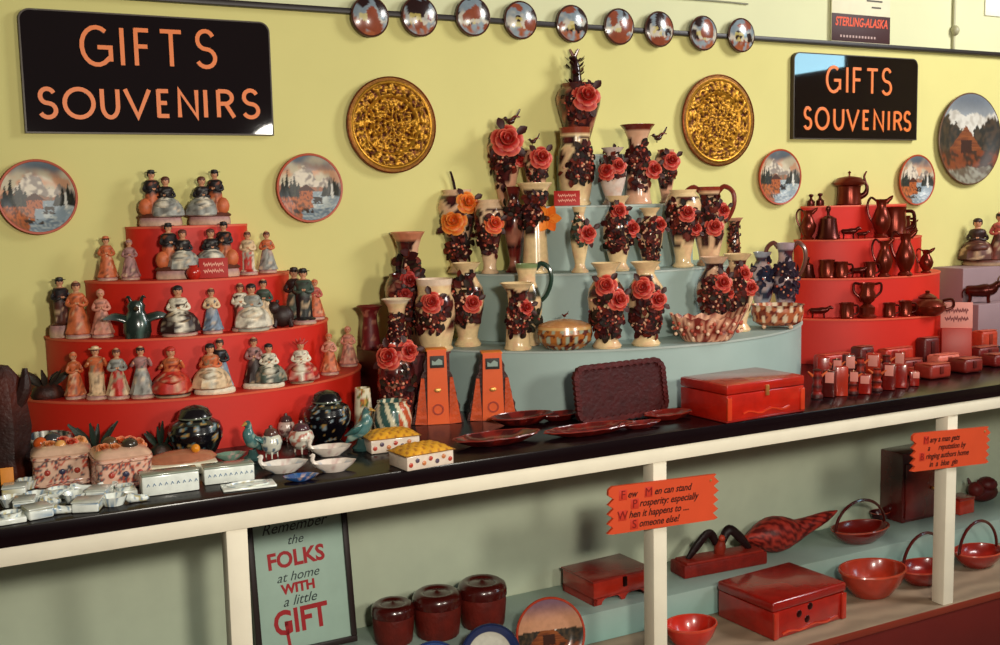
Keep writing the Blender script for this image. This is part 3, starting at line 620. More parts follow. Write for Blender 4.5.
def vase(label, loc, h, prof='baluster', wk=1.0, body=None, roses=(), nleaf=26, lv=(.3, .8), dens=-.08, rcol=ROSE, birdat=None, handles=0, hcol=None, dark=DRK, name='flower_vase', cat='vase', group='flower encrusted vases', lip=None, splash=1.0, mat=GLAZE, rz=0, twigs=0):
    """roses: (px,py,Rpx[,colours]) in photo pixels, mapped to the side of the vase that faces the camera"""
    x, y, z = loc; a = face(x, y, rz); t = thing(name, label, cat, loc, a, group)
    pf = [(r * wk * h, zz_ * h) for r, zz_ in VP[prof]]; base = body or CREAM; sd = random.random() * 20; lipc = lip or base
    def col(p):
        v = p.z / h
        if v > .93: return lipc
        n = nz(p.x / h * 7 + sd, p.y / h * 7, v * 7)
        if lv[0] - .05 < v < lv[1] + .12 and p.y < h * .05 and n > dens: return mix(dark, H('#6a2420'), sstep(.05, .5, n) * .6)
        return mix(base, H('#d99a7a'), .35 * (n < -.2))
    fine = []
    for i in range(len(pf) - 1):
        for k in range(3): fine.append((pf[i][0] + (pf[i + 1][0] - pf[i][0]) * k / 3, pf[i][1] + (pf[i + 1][1] - pf[i][1]) * k / 3))
    fine.append(pf[-1])
    m = MB(); m.lathe(fine, col, 30); b = m.build('body', mat, t)
    k = ppm(x, -y); ca = math.cos(a); sa = math.sin(a)
    if nleaf:
        m = MB()
        seen = []
        for _ in range(int(nleaf * 2.7)):
            for _try in range(30):
                v = random.uniform(lv[0] - .04, lv[1] + .03); th = random.gauss(0, .75); rr = pr(VP[prof], v) * wk * h
                nr = Vector((math.sin(th), -math.cos(th), .15)); q = Vector((nr.x * rr, nr.y * rr, v * h))
                if not seen or min((q - w_).length for w_ in seen) < .02: break
            else: continue
            seen.append(q); an = random.uniform(0, 2 * PI)
            tg = Vector((math.cos(th), math.sin(th), 0)); d = tg * math.cos(an) + Vector((0, 0, 1)) * math.sin(an)
            c = random.choice([DRK, H('#3a1010'), H('#1f1410'), H('#4e1a16'), H('#2c1e14'), H('#642418')]) if dark is DRK else mix(dark, DRK, random.random() * .5)
            L = h * random.uniform(.08, .135); m.leaf(q, d, nr, L, L * .62, c)
            if random.random() < .35: m.ball(q + nr * h * .02, h * .018, random.choice([H('#b8503c'), H('#d8a080'), H('#5a1a18')]), seg=6, rings=4)
        m.build('leaf_spray', LEAFM, t)
    cx0, cy0 = proj(x, -y, z)
    for ro in roses:
        px, py, R = ro[:3]; rc = ro[3] if len(ro) > 3 else rcol
        hz = z_at(x, -y + .05, py) - z; dx = (px - proj(x, -y, z + hz)[0]) / k; v = hz / h; R = R / k
        rr = pr(VP[prof], min(max(v, .02), .97)) * wk * h
        s = max(-.9, min(.9, dx / max(rr, .01))); th = math.asin(s); q = Vector((dx, -rr * math.cos(th) - R * .05, hz)); nr = Vector((math.sin(th) * .6, -1, .25))
        m = MB()
        if rc == 'lily':
            for kk in range(6):
                an = kk * PI / 3; m.leaf(q, (math.cos(an), -.1, math.sin(an)), (0, -1, 0), R * 1.1, R * .75, H('#ea6c18') if kk % 2 else H('#f0852a'), .35, .1)
            m.ball(q + Vector((0, -R * .2, 0)), R * .2, H('#5a2a10'), seg=8, rings=5); m.build('lily', PETAL, t)
        else:
            m.rose(q, nr, R, *rc)
            for kk in range(4):
                an = kk * PI / 2 + random.random(); m.leaf(q + Vector((math.cos(an) * R * .6, R * .1, math.sin(an) * R * .6)), (math.cos(an), .1, math.sin(an)), nr, R * .8, R * .5, H('#3a120e'))
            m.build('rose', PETAL, t)
    if birdat:
        px, py, s = birdat; hz = z_at(x, -y, py) - z; dx = (px - proj(x, -y, z + hz)[0]) / k; bird(t, (dx, -.01, hz), s / k)
    for kk in range(twigs):
        m = MB(); an = random.uniform(-1, 1); m.tube([(0, 0, .85 * h), (.05 * an * h, 0, 1.08 * h), (.1 * an * h, -.01, 1.22 * h)], [.02 * h, .014 * h, .006 * h], DRK, 6); m.build('twig', GLAZE, t)
    for s in ((-1, 1) if handles == 2 else ((1,) if handles == 1 else ((-1,) if handles == -1 else ()))):
        hc = hcol or H('#5a2618'); m = MB(); w = wk * h
        m.tube([(s * .12 * w, 0, .93 * h), (s * .2 * w, 0, 1.0 * h), (s * .31 * w, 0, .93 * h), (s * .33 * w, 0, .78 * h), (s * .27 * w, 0, .62 * h), (s * .19 * w, 0, .54 * h)], [.03 * h, .032 * h, .03 * h, .028 * h, .026 * h, .024 * h], hc, 8); m.build('handle', GLAZE, t)
    return t, h
def vt(i, px, topy, label, fr=.55, **k):
    x, p, z = ST_B.place(px, i, fr, .052); h = z_at(x, p, topy) - z; return vase(label, (x, -p, z), h, **k)
# fourth (top) tier
t, h = vt(3, 579, 84, 'topmost vase at the peak of the blue stand with a big red rose', .4, prof='shield', wk=1.5, roses=[(586, 98, 15)], nleaf=30, lv=(.3, .95), body=H('#7a3426'))
m = MB(); m.tube([(-.006, 0, h * .95), (-.008, 0, h * 1.2), (-.012, 0, h * 1.38)], [.022, .017, .009], DRK, 10)
for k in range(26): an = random.uniform(0, 6.28); v = random.uniform(.98, 1.34); m.leaf((-.01 + .014 * math.cos(an), .012 * math.sin(an), h * v), (math.cos(an), math.sin(an), .9), (math.cos(an), math.sin(an), 0), .026, .015, random.choice([DRK, H('#4a1a14'), H('#2a1a10')]))
m.build('leafy_neck', GLAZE, t)
for s in (-1, 1): m = MB(); m.tube([(-.012, 0, h * 1.36), (-.012 + s * .015, -.004, h * 1.48)], [.007, .004], H('#6a2c1c'), 7); m.build('twig', GLAZE, t)
# third tier
vt(2, 506, 132, 'vase at left end of the third tier with rose and bird on top', .55, prof='shield', wk=1.15, body=H('#d9a080'), roses=[(507, 141, 17), (519, 160, 8)], birdat=(510, 122, 9), lv=(.35, .8))
vt(2, 537, 150, 'smaller rose vase with a perched bird right beside the left-end vase', .8, prof='shield', wk=1.1, body=H('#dcab86'), roses=[(541, 158, 12)], birdat=(533, 142, 6), lv=(.3, .8))
vt(2, 576, 128, 'cream vase without a rose below the topmost vase', .62, prof='barrel', wk=1.1, nleaf=36, lv=(.38, .75), lip=H('#8a3a24'), body=H('#e9c998'))
vt(2, 613, 148, 'short pale vase with two coral roses near the middle of the third tier', .7, prof='baluster', wk=1.1, body=H('#d9c4b8'), roses=[(607, 171, 10), (618, 166, 9)], lv=(.5, .95))
vt(2, 638, 125, 'tall brown-mouthed vase with one red rose on the third tier', .35, prof='flare', wk=1.15, body=H('#d8a888'), lip=H('#6a241a'), roses=[(653, 170, 10)], lv=(.2, .7), nleaf=34)
vt(2, 666, 150, 'vase at right end of the third tier with red rose and bird', .6, prof='shield', wk=1.0, body=H('#cf9a7c'), roses=[(671, 161, 10)], birdat=(658, 138, 8), lv=(.3, .9))
x, p, z = ST_B.place(567, 2, 1.0); price_card('red price card leaning on the third tier in front of the cream vase', (x, -p, z), face(x, -p), .085, .05, lines=('a', 'b'))
# second tier
vt(1, 459, 190, 'vase with two orange roses at left end of the second tier', .5, prof='shield', wk=1.1, body=H('#dcb493'), roses=[(454, 222, 14, ORNG), (467, 203, 12, ORNG)], lv=(.2, .8), twigs=2)
vt(1, 490, 200, 'vase with one orange-red rose beside the orange rose vase', .8, prof='shield', wk=.95, body=H('#e0bd98'), roses=[(494, 224, 11, (H('#cf3a1c'), H('#f08a50')))], lv=(.3, .75))
vt(1, 536, 183, 'tall cream vase with an open orange lily on the second tier', .75, prof='flare', wk=1.05, roses=[(547, 219, 13, 'lily')], lv=(.45, .85))
x, p, z = ST_B.place(515, 1, .5, .05); vase('dark red ball-topped vase left of the orange lily vase', (x, -p, z), z_at(x, p, 187) - z, 'slim', .85, body=H('#6a1c18'), nleaf=8, dens=-.1)
vt(1, 580, 207, 'narrow cream vase with a single coral rose at the centre of the second tier', .8, prof='slim', wk=1.0, roses=[(587, 234, 11)], nleaf=12, lv=(.5, .95), dark=H('#2c3a2c'))
vt(1, 618, 196, 'vase with two coral roses right of the narrow single rose vase, second tier', .6, prof='baluster', wk=.9, roses=[(619, 212, 10), (631, 229, 10)], nleaf=36)
vt(1, 650, 208, 'vase with wide cream mouth and small coral rose, second tier', .7, prof='baluster', wk=.95, roses=[(659, 225, 9)], nleaf=34, lv=(.2, .75))
vt(1, 683, 190, 'dark leafed vase with two red roses left of the brown jug', .6, prof='shield', wk=1.1, roses=[(687, 213, 10), (695, 229, 8)], nleaf=36)
vt(1, 709, 187, 'two-handled brown jug with red roses at the right of the second tier', .75, prof='jug', wk=.95, body=H('#e2b890'), handles=2, hcol=H('#7a2a1c'), roses=[(714, 227, 10), (722, 211, 9)], lip=H('#8a3220'))
vt(1, 734, 218, 'brownish vase with no rose at the right end of the second tier', .5, prof='flare', wk=1.2, body=H('#b87a5c'), nleaf=30, lv=(.2, .8), lip=H('#c88a70'))
# first tier and the maroon block
bz = BLK_Z
def vb(px, p, topy, label, **k):
    x = x_at(px, p, bz); return vase(label, (x, -p, bz), z_at(x, p, topy) - bz, **k)
vb(411, .06, 232, 'tall flared vase with dark leafy neck standing at the far left of the vases', prof='flare', wk=.8, body=H('#d8a888'), lip=H('#c07858'), nleaf=60, lv=(.4, .86), dens=-.05)
vb(404, .14, 274, 'dark red-flowered vase behind the white-mouthed flared vase', prof='shield', wk=1.1, body=H('#4a1414'), roses=[(409, 281, 10, (H('#8a1c18'), H('#b84038'))), (405, 294, 8, (H('#9a201a'), H('#c04a40')))], twigs=2)
vb(398, .235, 299, 'white-mouthed flared vase with dark leaves, left of the row of rose vases', prof='flare', wk=1.45, nleaf=30, lv=(.15, .65), lip=H('#efd9b8'))
vb(371, .10, 306, 'plain dark maroon flared vase behind the right end of the figurines', prof='flare', wk=1.6, body=H('#6a1418'), nleaf=0, dens=9, lip=H('#7a1c1c'), group=None, mat=BISQUE)
vb(436, .25, 279, 'vase with one deep red rose and white footed base left of the tall rose vases', prof='barrel', wk=1.35, roses=[(432, 302, 12)], nleaf=28, lv=(.35, .65), lip=H('#e2c8b0'))
vt(0, 468, 263, 'vase with a single coral rose at left end of the bottom tier', .6, prof='baluster', wk=.95, roses=[(472, 303, 11)], nleaf=30, lv=(.3, .85))
vt(0, 518, 283, 'cream vase with one tall coral rose standing in front of the green-handled jug', .85, prof='flare', wk=1.35, roses=[(525, 309, 10)], nleaf=30, lv=(.3, .8))
vt(0, 528, 264, 'cream jug with dark green handle behind the single rose vase', .35, prof='jug', wk=.9, handles=1, hcol=H('#20382c'), nleaf=16, lv=(.3, .6), lip=H('#7a8a5c'), dark=H('#2a2a1c'))
vt(0, 607, 263, 'vase with two large coral roses right of the covered dish', .8, prof='baluster', wk=1.0, roses=[(606, 286, 12), (618, 300, 12)], nleaf=44, lv=(.2, .72))
vt(0, 646, 262, 'vase with two large coral roses left of the openwork basket', .75, prof='baluster', wk=1.0, roses=[(643, 288, 12), (657, 300, 11)], nleaf=44, lv=(.2, .72))
vt(0, 714, 257, 'white-mouthed vase with two red roses behind the openwork basket', .42, prof='baluster', wk=1.0, roses=[(722, 283, 11), (729, 294, 6)], nleaf=30, body=H('#d8b090'))
vt(0, 737, 254, 'white-mouthed vase with two coral roses right behind the basket tip', .35, prof='baluster', wk=1.0, roses=[(743, 274, 10), (750, 288, 9)], nleaf=30)
vt(0, 762, 252, 'bluish grey and white vase with dark spots, no rose, above the round dish', .4, prof='slim', wk=1.3, body=H('#9c9aa6'), nleaf=14, dark=H('#20243a'))
x = x_at(785, .2, 1.11); vase('bluish brown two-handled jug at the right end of the blue stand', (x, -.2, 1.11), z_at(x, .2, 243) - 1.11, 'jug', .78, body=H('#a89098'), nleaf=24, handles=2, hcol=H('#6a3a30'), dark=H('#2a2030'))
# covered dish, basket, round dish
def scroll(p, h, c0, c1, c2, f=7):
    n = nz(p.x * 60, p.y * 60, p.z * 60); s = math.sin(math.atan2(p.y, p.x) * f * 2) * math.cos(p.z / h * 7)
    return c0 if s > .35 else (c1 if n > .05 else c2)
x, p, z = ST_B.place(565, 0, .8); k = ppm(x, p); R = 28 / k; t = thing('covered_dish', 'oval covered dish with scrolled sides and small bird knob on its lid', 'dish', (x, -p, z), face(x, -p))
hh = 23 / k
m = MB(); m.lathe([(0, 0), (.6 * R, 0), (.72 * R, .08 * hh), (.95 * R, .35 * hh), (R, .65 * hh), (.96 * R, .9 * hh), (.94 * R, hh), (.88 * R, hh), (0, .9 * hh)], lambda q: scroll(q, hh, H('#9aa088'), H('#5a2014'), H('#a8642c')) if q.z < hh * .9 else H('#d8a868'), 96, 1, .75, sub=5); m.build('bowl', GLAZE, t)
m = MB(); m.lathe([(0, hh), (.95 * R, hh), (.93 * R, 1.06 * hh), (.6 * R, 1.22 * hh), (.2 * R, 1.3 * hh), (0, 1.32 * hh)], H('#c88a54'), 40, 1, .75); lid = m.build('lid', GLAZE, t)
bird(lid, (0, 0, 1.44 * hh), .011, 'bird_knob', H('#4a1a14'))
x, p, z = ST_B.place(707, 0, .8); k = ppm(x, p); R = 37 / k; t = thing('openwork_basket', 'oval openwork ceramic basket with a pointed raised end', 'basket', (x, -p, z), face(x, -p, .25)); hh = 30 / k
def bm_(a, z_): return 1 + (z_ / hh) * .06 * math.cos(2 * a)
def lift(prof, R, hh):
    return prof
m = MB(); seg = 64; vs = []; fs = []; cs = []; prof = [(.0, 0), (.62, 0), (.7, .1), (.82, .4), (.95, .75), (1.02, 1), (.97, 1), (.88, .7), (.74, .35), (0, .18)]
for (r_, z_) in prof:
    for kk in range(seg):
        a = 2 * PI * kk / seg; up = .35 * max(0, math.cos(a)) ** 6 * z_ + .12 * max(0, -math.cos(a)) ** 4 * z_ + (.05 * math.cos(a * 16) if z_ == 1 else 0)
        q = Vector((r_ * R * math.cos(a) * (1 + .12 * max(0, math.cos(a)) ** 6 * z_), r_ * R * .62 * math.sin(a), (z_ * .8 + up) * hh)); vs.append(q)
        n = nz(q.x * 130, q.y * 130, q.z * 130); cs.append(H('#e0a888') if n > -.02 else H('#7a2a20'))
for i in range(len(prof) - 1):
    for kk in range(seg): k2 = (kk + 1) % seg; fs.append((i * seg + kk, i * seg + k2, (i + 1) * seg + k2, (i + 1) * seg + kk))
m.add(vs, fs, cs); m.build('basket_wall', GLAZE, t)
m = MB()
for kk in range(34):
    a = PI + PI * kk / 33 ; m.ball((.93 * R * math.cos(a), -.6 * R * abs(math.sin(a)) - .002, .46 * hh + .18 * hh * math.sin(kk * 1.6)), .006, H('#b04a34') if kk % 3 else H('#e8c0a0'), seg=6, rings=4)
m.build('applied_flowers', PETAL, t)
for s in (-1, 1): m = MB(); m.ball((s * .45 * R, -.3 * R, -.0), .008, H('#d8b090'), rz=.012); m.v = [v + Vector((0, 0, .012)) for v in m.v]; m.build('foot', GLAZE, t)
x, p, z = ST_B.place(776, 0, .8); k = ppm(x, p); R = 26 / k; hh = 24 / k; t = thing('round_dish', 'round scroll-patterned dish on small feet at right end of the blue stand', 'dish', (x, -p, z), face(x, -p))
m = MB(); m.lathe([(0, .15 * hh), (.7 * R, .15 * hh), (.92 * R, .3 * hh), (R, .7 * hh), (.98 * R, .92 * hh), (1.03 * R, hh), (.95 * R, hh), (.85 * R, .6 * hh), (0, .35 * hh)], lambda q: scroll(q, hh, H('#d8c0a0'), H('#6a241a'), H('#b0603c'), 6), 90, 1, .8, sub=5); m.build('bowl', GLAZE, t)
for kk in range(4): a = kk * PI / 2 + .8; m = MB(); m.ball((.7 * R * math.cos(a), .55 * R * math.sin(a), .1 * hh), .008, H('#d8b090'), rz=.1 * hh); m.build('foot', GLAZE, t)
# ------------------------------------------------------------------ on the counter, left
CT = .92
def cpos(px, py, dz=0): x, p = on_z(px, py, CT); return x, -p, CT + dz
def ginger(label, px, pp, ty, w):
    z = CT; y = -pp; x = x_at(px, pp, CT); k = ppm(x, -y); h = z_at(x, pp, ty) - CT; R = w / k / 2; t = thing('ginger_jar', label, 'jar', (x, y, z), face(x, y), 'black ginger jars')
    def col(p): return random.choice([H('#8a98a0'), H('#a8844a'), H('#4a6a70')]) if nz(p.x * 75, p.y * 75, p.z * 75) > .3 and p.y < 0 else H('#0d0a10')
    m = MB(); m.lathe([(0, 0), (.55 * R, 0), (.58 * R, .03 * h), (.75 * R, .15 * h), (.97 * R, .38 * h), (R, .52 * h), (.9 * R, .66 * h), (.62 * R, .74 * h), (.56 * R, .76 * h), (0, .76 * h)], col, 64, sub=5); m.build('body', GLAZE, t)
    m = MB(); m.lathe([(.6 * R, .755 * h), (.64 * R, .77 * h), (.64 * R, .8 * h), (.58 * R, .84 * h), (.5 * R, .92 * h), (.3 * R, .97 * h), (0, 1.0 * h)], lambda p: H('#7a8470') if p.z < .79 * h else H('#120c10'), 32); m.build('lid', GLAZE, t)
ginger('black ginger jar with lid and pale floral spots, left of the small pots', 197, .455, 405, 54)
ginger('black ginger jar with lid beside the tall floral tube vase', 328, .425, 390, 48)
def fruit_box(label, px, by, w, h, d, boxc, fruits, lid=False, rzo=0):
    x, y, z = cpos(px, by); k = ppm(x, -y); W = w / k; h = h / k; t = thing('fruit_box', label, 'ceramic box', (x, y, z), face(x, y, rzo), 'fruit topped ceramic boxes')
    def col(p): n = nz(p.x * 70, p.y * 70, p.z * 70); return boxc if n < .0 else random.choice([H('#b8503c'), H('#4a4a52'), H('#d8a890')])
    sup = lambda a, z_: (abs(math.cos(a)) ** 6 + abs(math.sin(a)) ** 6) ** (-1 / 6)
    m = MB(); m.lathe([(0, 0), (1.04, 0), (1.05, .05 * h), (1, .09 * h), (1, .3 * h), (1, .5 * h), (1.05, .53 * h), (1.05, .58 * h), (0, .58 * h)], col, 120, W / 2, d / 2, mod=sup, sub=5)
    for q in range(3): m.ball((W * (-.25 + .25 * q), -d / 2 - .001, .28 * h), .007, H('#3a3a52') if q % 2 else H('#a83a2c'), ry=.003, seg=8, rings=5)
    m.build('box', GLAZE, t)
    m = MB(); m.lathe([(0, .58 * h), (1.0, .58 * h), (1.03, .62 * h), (.9, .7 * h), (.6, .76 * h), (0, .78 * h)], mix(boxc, H('#c8a080'), .4), 80, W / 2, d / 2, mod=sup); ld = m.build('lid', GLAZE, t)
    for (fx, fz, R, c, kind) in fruits:
        m = MB(); q = Vector((fx * W / 2 * .85, fz * d / 2 * .8, .66 * h)); R = R / k
        if kind == 'rose': m.rose(q + Vector((0, 0, R * .3)), (0, -.7, .7), R, H(c), mix(H(c), H('#f0b090'), .6)); m.build('rose', PETAL, ld)
        else: m.ball(q + Vector((0, 0, R * .75)), R, H(c), rz=R * .9); m.ball(q + Vector((0, 0, R * 1.6)), R * .12, P['dark'], seg=6, rings=4); m.build('fruit', GLAZE, ld)
fruit_box('pink ceramic box topped with a red rose and oranges, nearest the orange card', 63, 480, 55, 50, .12, H('#dcb49c'), [(-.8, .3, 7, '#c8541c', 'f'), (-.45, -.3, 9, '#c8702c', 'rose'), (-.3, .5, 9, '#3a3a3c', 'f'), (.05, .3, 10, '#b8281c', 'rose'), (.4, -.4, 10, '#c0341c', 'rose'), (.75, .2, 9, '#d08a4a', 'rose'), (.0, -.5, 6, '#e0a05a', 'f')])
fruit_box('pink ceramic box topped with orange roses, second of the two flower topped boxes', 122, 482, 54, 50, .13, H('#dcae98'), [(-.7, -.3, 9, '#c8642c', 'rose'), (-.3, -.5, 9, '#d07a3a', 'rose'), (-.35, .3, 8, '#5a4028', 'f'), (.1, .4, 11, '#d8622c', 'rose'), (.45, .3, 11, '#d0542c', 'rose'), (.35, -.45, 8, '#3a3026', 'f'), (.8, .1, 9, '#c86a3a', 'rose')], rzo=.15)
x, y, z = cpos(183, 472); k = ppm(x, -y); t = thing('lidded_box', 'white ceramic box with a terracotta lid and small orange ball knob', 'ceramic box', (x, y, z), face(x, y, .1)); W = 66 / k
m = MB(); m.box((0, 0, .014), (W, .09, .028), H('#d8d2b8'), .005); m.build('box', GLAZE, t)
m = MB(); m.lathe([(0, .028), (.5 * W, .028), (.52 * W, .034), (.45 * W, .044), (.25 * W, .052), (0, .055)], H('#a8684c'), 30, 1, .5); ld = m.build('lid', GLAZE, t)
m = MB(); m.ball((.03, -.02, .058), .011, H('#e08a1c')); m.build('knob', GLAZE, ld)
z = CT; y = -.31; x = x_at(47, .31, CT); m = MB(); m.lathe([(0, 0), (.03, 0), (.032, .006), (.055, .03), (.066, .06), (.062, .075), (.056, .075), (.05, .04), (0, .02)], lambda p: H('#20242e') if int(math.atan2(p.y, p.x) * 9 + 60) % 2 else H('#b8b4a4'), 44)
tag(m.build('bowl', GLAZE, None, (x, y, z)), 'blue-black and white striped bowl behind the rose topped box', 'bowl')
z = CT; y = -.385; x = x_at(97, .385, CT); spiky('dark green leafy ornament behind the two flower topped boxes', (x, y, z), .075, 6, H('#142018'), L=1.0, spread=.7, grp='dark leafy ornaments', mound=.7)
z = CT; y = -.425; x = x_at(162, .425, CT); spiky('dark green leafy ornament left of the black ginger jar', (x, y, z), .062, 6, H('#142018'), L=1.0, spread=.7, grp='dark leafy ornaments', mound=.7)
x, y, z = cpos(6, 478); t = thing('wooden_carving', 'dark brown upright wooden carving at far left edge of the counter', 'carving', (x, y, z), face(x, y))
m = MB(); m.lathe([(0, 0), (.055, 0), (.06, .02), (.05, .05), (.058, .12), (.05, .2), (.04, .24), (.02, .27), (0, .275)], lambda p: P['dark'] if int(p.z * 110) % 2 else H('#4a1c12'), 16, 1, .7, mod=lambda a, z_: 1 + .12 * math.cos(5 * a)); m.build('body', CARVE, t)
for s in (-1, 1): m = MB(); m.tube([(s * .03, 0, .17), (s * .052, -.008, .21), (s * .058, 0, .26)], [.02, .017, .006], P['dark'], 8); m.build('branch', CARVE, t)
x, y, z = cpos(8, 489); price_card('small blank orange card at far left among the white ceramics', (x, y, z), face(x, y), .028, .048, .2, '#e08a24')
# small white ceramics in front
WC = H('#e4e8e0')
def white_tray(label, px, by, w, d, h, style, rzo=0):
    x, y, z = cpos(px, by); k = ppm(x, -y); W = w / k; t = thing('ceramic_tray', label, 'tray', (x, y + d / 2, z), face(x, y, rzo), 'small white ceramics at front left')
    def dec(p): n = nz(p.x * 110, p.y * 110 + px, p.z * 110); return WC if n < .2 else (H('#7a92a8') if n < .42 else H('#b8a870'))
    m = MB()
    if style == 'box':
        m.box((0, 0, h / 2), (W, d, h), dec, .004, 3); m.build('box', GLAZE, t)
        m = MB(); m.box((0, 0, h + .002), (W * 1.02, d * 1.02, .004), H('#c2c6be'), .0015); m.build('lid', GLAZE, t)
    elif style == 'shell':
        m.lathe([(0, 0), (.35 * W, 0), (.5 * W, h), (.46 * W, h), (.32 * W, .3 * h), (0, .25 * h)], dec, 36, 1, d / W, mod=lambda a, z_: 1 + .07 * math.cos(9 * a) * z_ / h); m.build('dish', GLAZE, t)
    elif style == 'shoe':
        m.tube([(-.48 * W, 0, h * .7), (-.3 * W, 0, h * .55), (0, 0, h * .4), (.3 * W, 0, h * .36), (.5 * W, 0, h * .42)], [h * .35, h * .55, h * .42, h * .4, h * .2], dec, 12); m.v = [Vector((v.x, v.y, max(v.z, 0))) for v in m.v]; m.build('shoe', GLAZE, t)
    else:
        m.box((0, 0, h * .3), (W, d, h * .6), WC, .003); m.build('tile', GLAZE, t)
        m = MB(); m.ribbon([(-W / 2 + .004, 0), (W / 2 - .004, 0)], .003, .001, WC)
        mm = MB(); mm.lathe([(.38 * W, h * .6), (.42 * W, h), (.36 * W, h), (.34 * W, h * .62)], dec, 28, 1, d / W, cap=False); mm.build('rim', GLAZE, t)
    return t
wt = [(12, 521, 24, 'tile', 'white ceramic ashtray at the front left corner of the counter'), (13, 505, 22, 'shell', 'white shell dish behind the corner ashtray'), (16, 494, 20, 'box', 'white lidded box closest to the orange card'),
      (39, 516, 22, 'box', 'white lidded box second along the front edge from the left'), (38, 501, 22, 'shell', 'white shell dish in the second row from the left corner'), (64, 513, 24, 'shoe', 'white ceramic shoe third along the front edge'),
      (60, 496, 24, 'tile', 'white ashtray in front of the rose topped box'), (90, 509, 24, 'box', 'white lidded box fourth along the front edge'), (84, 491, 22, 'shoe', 'white ceramic shoe below the gap between the two flower topped boxes'),
      (116, 504, 24, 'shell', 'white shell dish fifth along the front edge'), (110, 491, 22, 'tile', 'white ashtray in front of the orange rose box'), (140, 501, 20, 'shoe', 'white ceramic shoe left of the long white box'),
      (26, 508, 18, 'box', 'white lidded box squeezed between the corner ashtray and the second row'), (52, 504, 18, 'shoe', 'white ceramic shoe in the middle of the second row'), (76, 501, 20, 'shell', 'white shell dish in the middle row below the red rose box'), (101, 497, 18, 'box', 'white lidded box below the seam of the two flower topped boxes'), (127, 493, 20, 'tile', 'white ashtray just left of the long white box, rear'), (28, 487, 18, 'shell', 'white shell dish at the rear beside the orange card')]
for px, by, w, st, lb in wt: white_tray(lb, px, by + 4, w * 1.12, .054, .02, st, random.uniform(-.3, .3))
def long_box(label, px, by, w, hpx):
    x, y, z = cpos(px, by); k = ppm(x, -y); W = w / k; h = hpx / k; t = thing('ceramic_box', label, 'ceramic box', (x, y + .025, z), face(x, y, .15))
    m = MB(); m.box((0, 0, h / 2), (W, .05, h), WC, .003); m.build('box', GLAZE, t)
    m = MB()
    for q in range(9): m.at(-W * .42 + q * W * .105, -.0252, h * .55); m.ribbon([(0, -.003), (.003, .003), (.006, -.002)], .0015, .0006, H('#5a7a9a'))
    m.at(); m.build('blue_pattern', GLAZE, t)
    m = MB(); m.box((0, 0, h + .002), (W * 1.01, .052, .004), H('#8a9484'), .0015); m.build('lid', GLAZE, t)
long_box('long white ceramic box with blue band on its front, left one', 172, 494, 56, 20); long_box('long white ceramic box with blue band, below the green dish', 231, 483, 50, 16)
white_tray('flat cream tile lying at the front edge right of the long boxes', 252, 490, 54, .06, .009, 'tile', .15)
# pots
def small_pot(label, px, by, ty, w, c1, c2, lidc):
    x, y, z = cpos(px, by); k = ppm(x, -y); h = (by - ty) / k; R = w / k / 2; t = thing('lidded_pot', label, 'pot', (x, y, z), face(x, y), 'small lidded pots')
    m = MB(); m.lathe([(0, .14 * h), (.4 * R, .13 * h), (.8 * R, .26 * h), (R, .48 * h), (.85 * R, .66 * h), (.6 * R, .72 * h), (0, .72 * h)], lambda p: c1 if nz(p.x * 90, p.y * 90, p.z * 90) < .22 else c2, 40, sub=4); m.build('body', GLAZE, t)
    for q in range(3): a = q * 2.094 - 1.57; m = MB(); m.tube([(.55 * R * math.cos(a), .55 * R * math.sin(a), .22 * h), (.62 * R * math.cos(a), .62 * R * math.sin(a), 0)], [.1 * R, .06 * R], c1, 7); m.build('foot', GLAZE, t)
    m = MB(); m.lathe([(.66 * R, .71 * h), (.68 * R, .76 * h), (.5 * R, .88 * h), (.2 * R, .93 * h), (.16 * R, 1.0 * h), (0, 1.02 * h)], lidc, 22); m.build('lid', GLAZE, t)
small_pot('white footed pot with a brown lid, in front of the small pots', 272, 458, 425, 22, H('#d4d2c2'), H('#5a6a7a'), H('#5a3a34'))
small_pot('pinkish pot with dark lid behind the round white pot', 287, 441, 413, 18, H('#cfb4a8'), H('#7a4a4a'), H('#4a3030'))
small_pot('round white pot painted with pink blossoms and dark lid', 302, 453, 420, 26, H('#d8d0c0'), H('#b86a5a'), H('#503038'))
def teal_bird(label, px, by, ty, wpx, rz):
    x, y, z = cpos(px, by); k = ppm(x, -y); h = (by - ty) / k; t = thing('bird_figurine', label, 'figurine', (x, y, z), rz)
    def c(p): return H('#4a7474') if nz(p.x * 60, p.y * 60, p.z * 60) < .15 else H('#93a89a')
    m = MB(); m.lathe([(0, 0), (.2 * h, 0), (.22 * h, .06 * h), (.12 * h, .14 * h), (.08 * h, .25 * h)], H('#2f4a48'), 14); m.build('base', GLAZE, t)
    m = MB(); m.tube([(.34 * h, 0, .16 * h), (.2 * h, 0, .3 * h), (0, 0, .45 * h), (-.12 * h, 0, .62 * h), (-.1 * h, 0, .8 * h), (-.16 * h, 0, .9 * h)], [.03 * h, .1 * h, .17 * h, .14 * h, .08 * h, .09 * h], c, 12); m.tube([(-.2 * h, 0, .9 * h), (-.33 * h, 0, .86 * h)], [.05 * h, .01 * h], H('#a8803a'), 7); m.build('body', GLAZE, t)
    for s in (-1, 1): m = MB(); m.tube([(-.06 * h, s * .14 * h, .56 * h), (.1 * h, s * .2 * h, .46 * h), (.34 * h, s * .14 * h, .34 * h)], [.06 * h, .1 * h, .02 * h], H('#35605e'), 8, .5); m.build('wing', GLAZE, t)
teal_bird('teal green bird figurine left of the footed white pot', 253, 460, 417, 18, .6)
teal_bird('teal bird figurine with raised tail in front of the floral tube vase', 362, 450, 404, 30, 2.6)
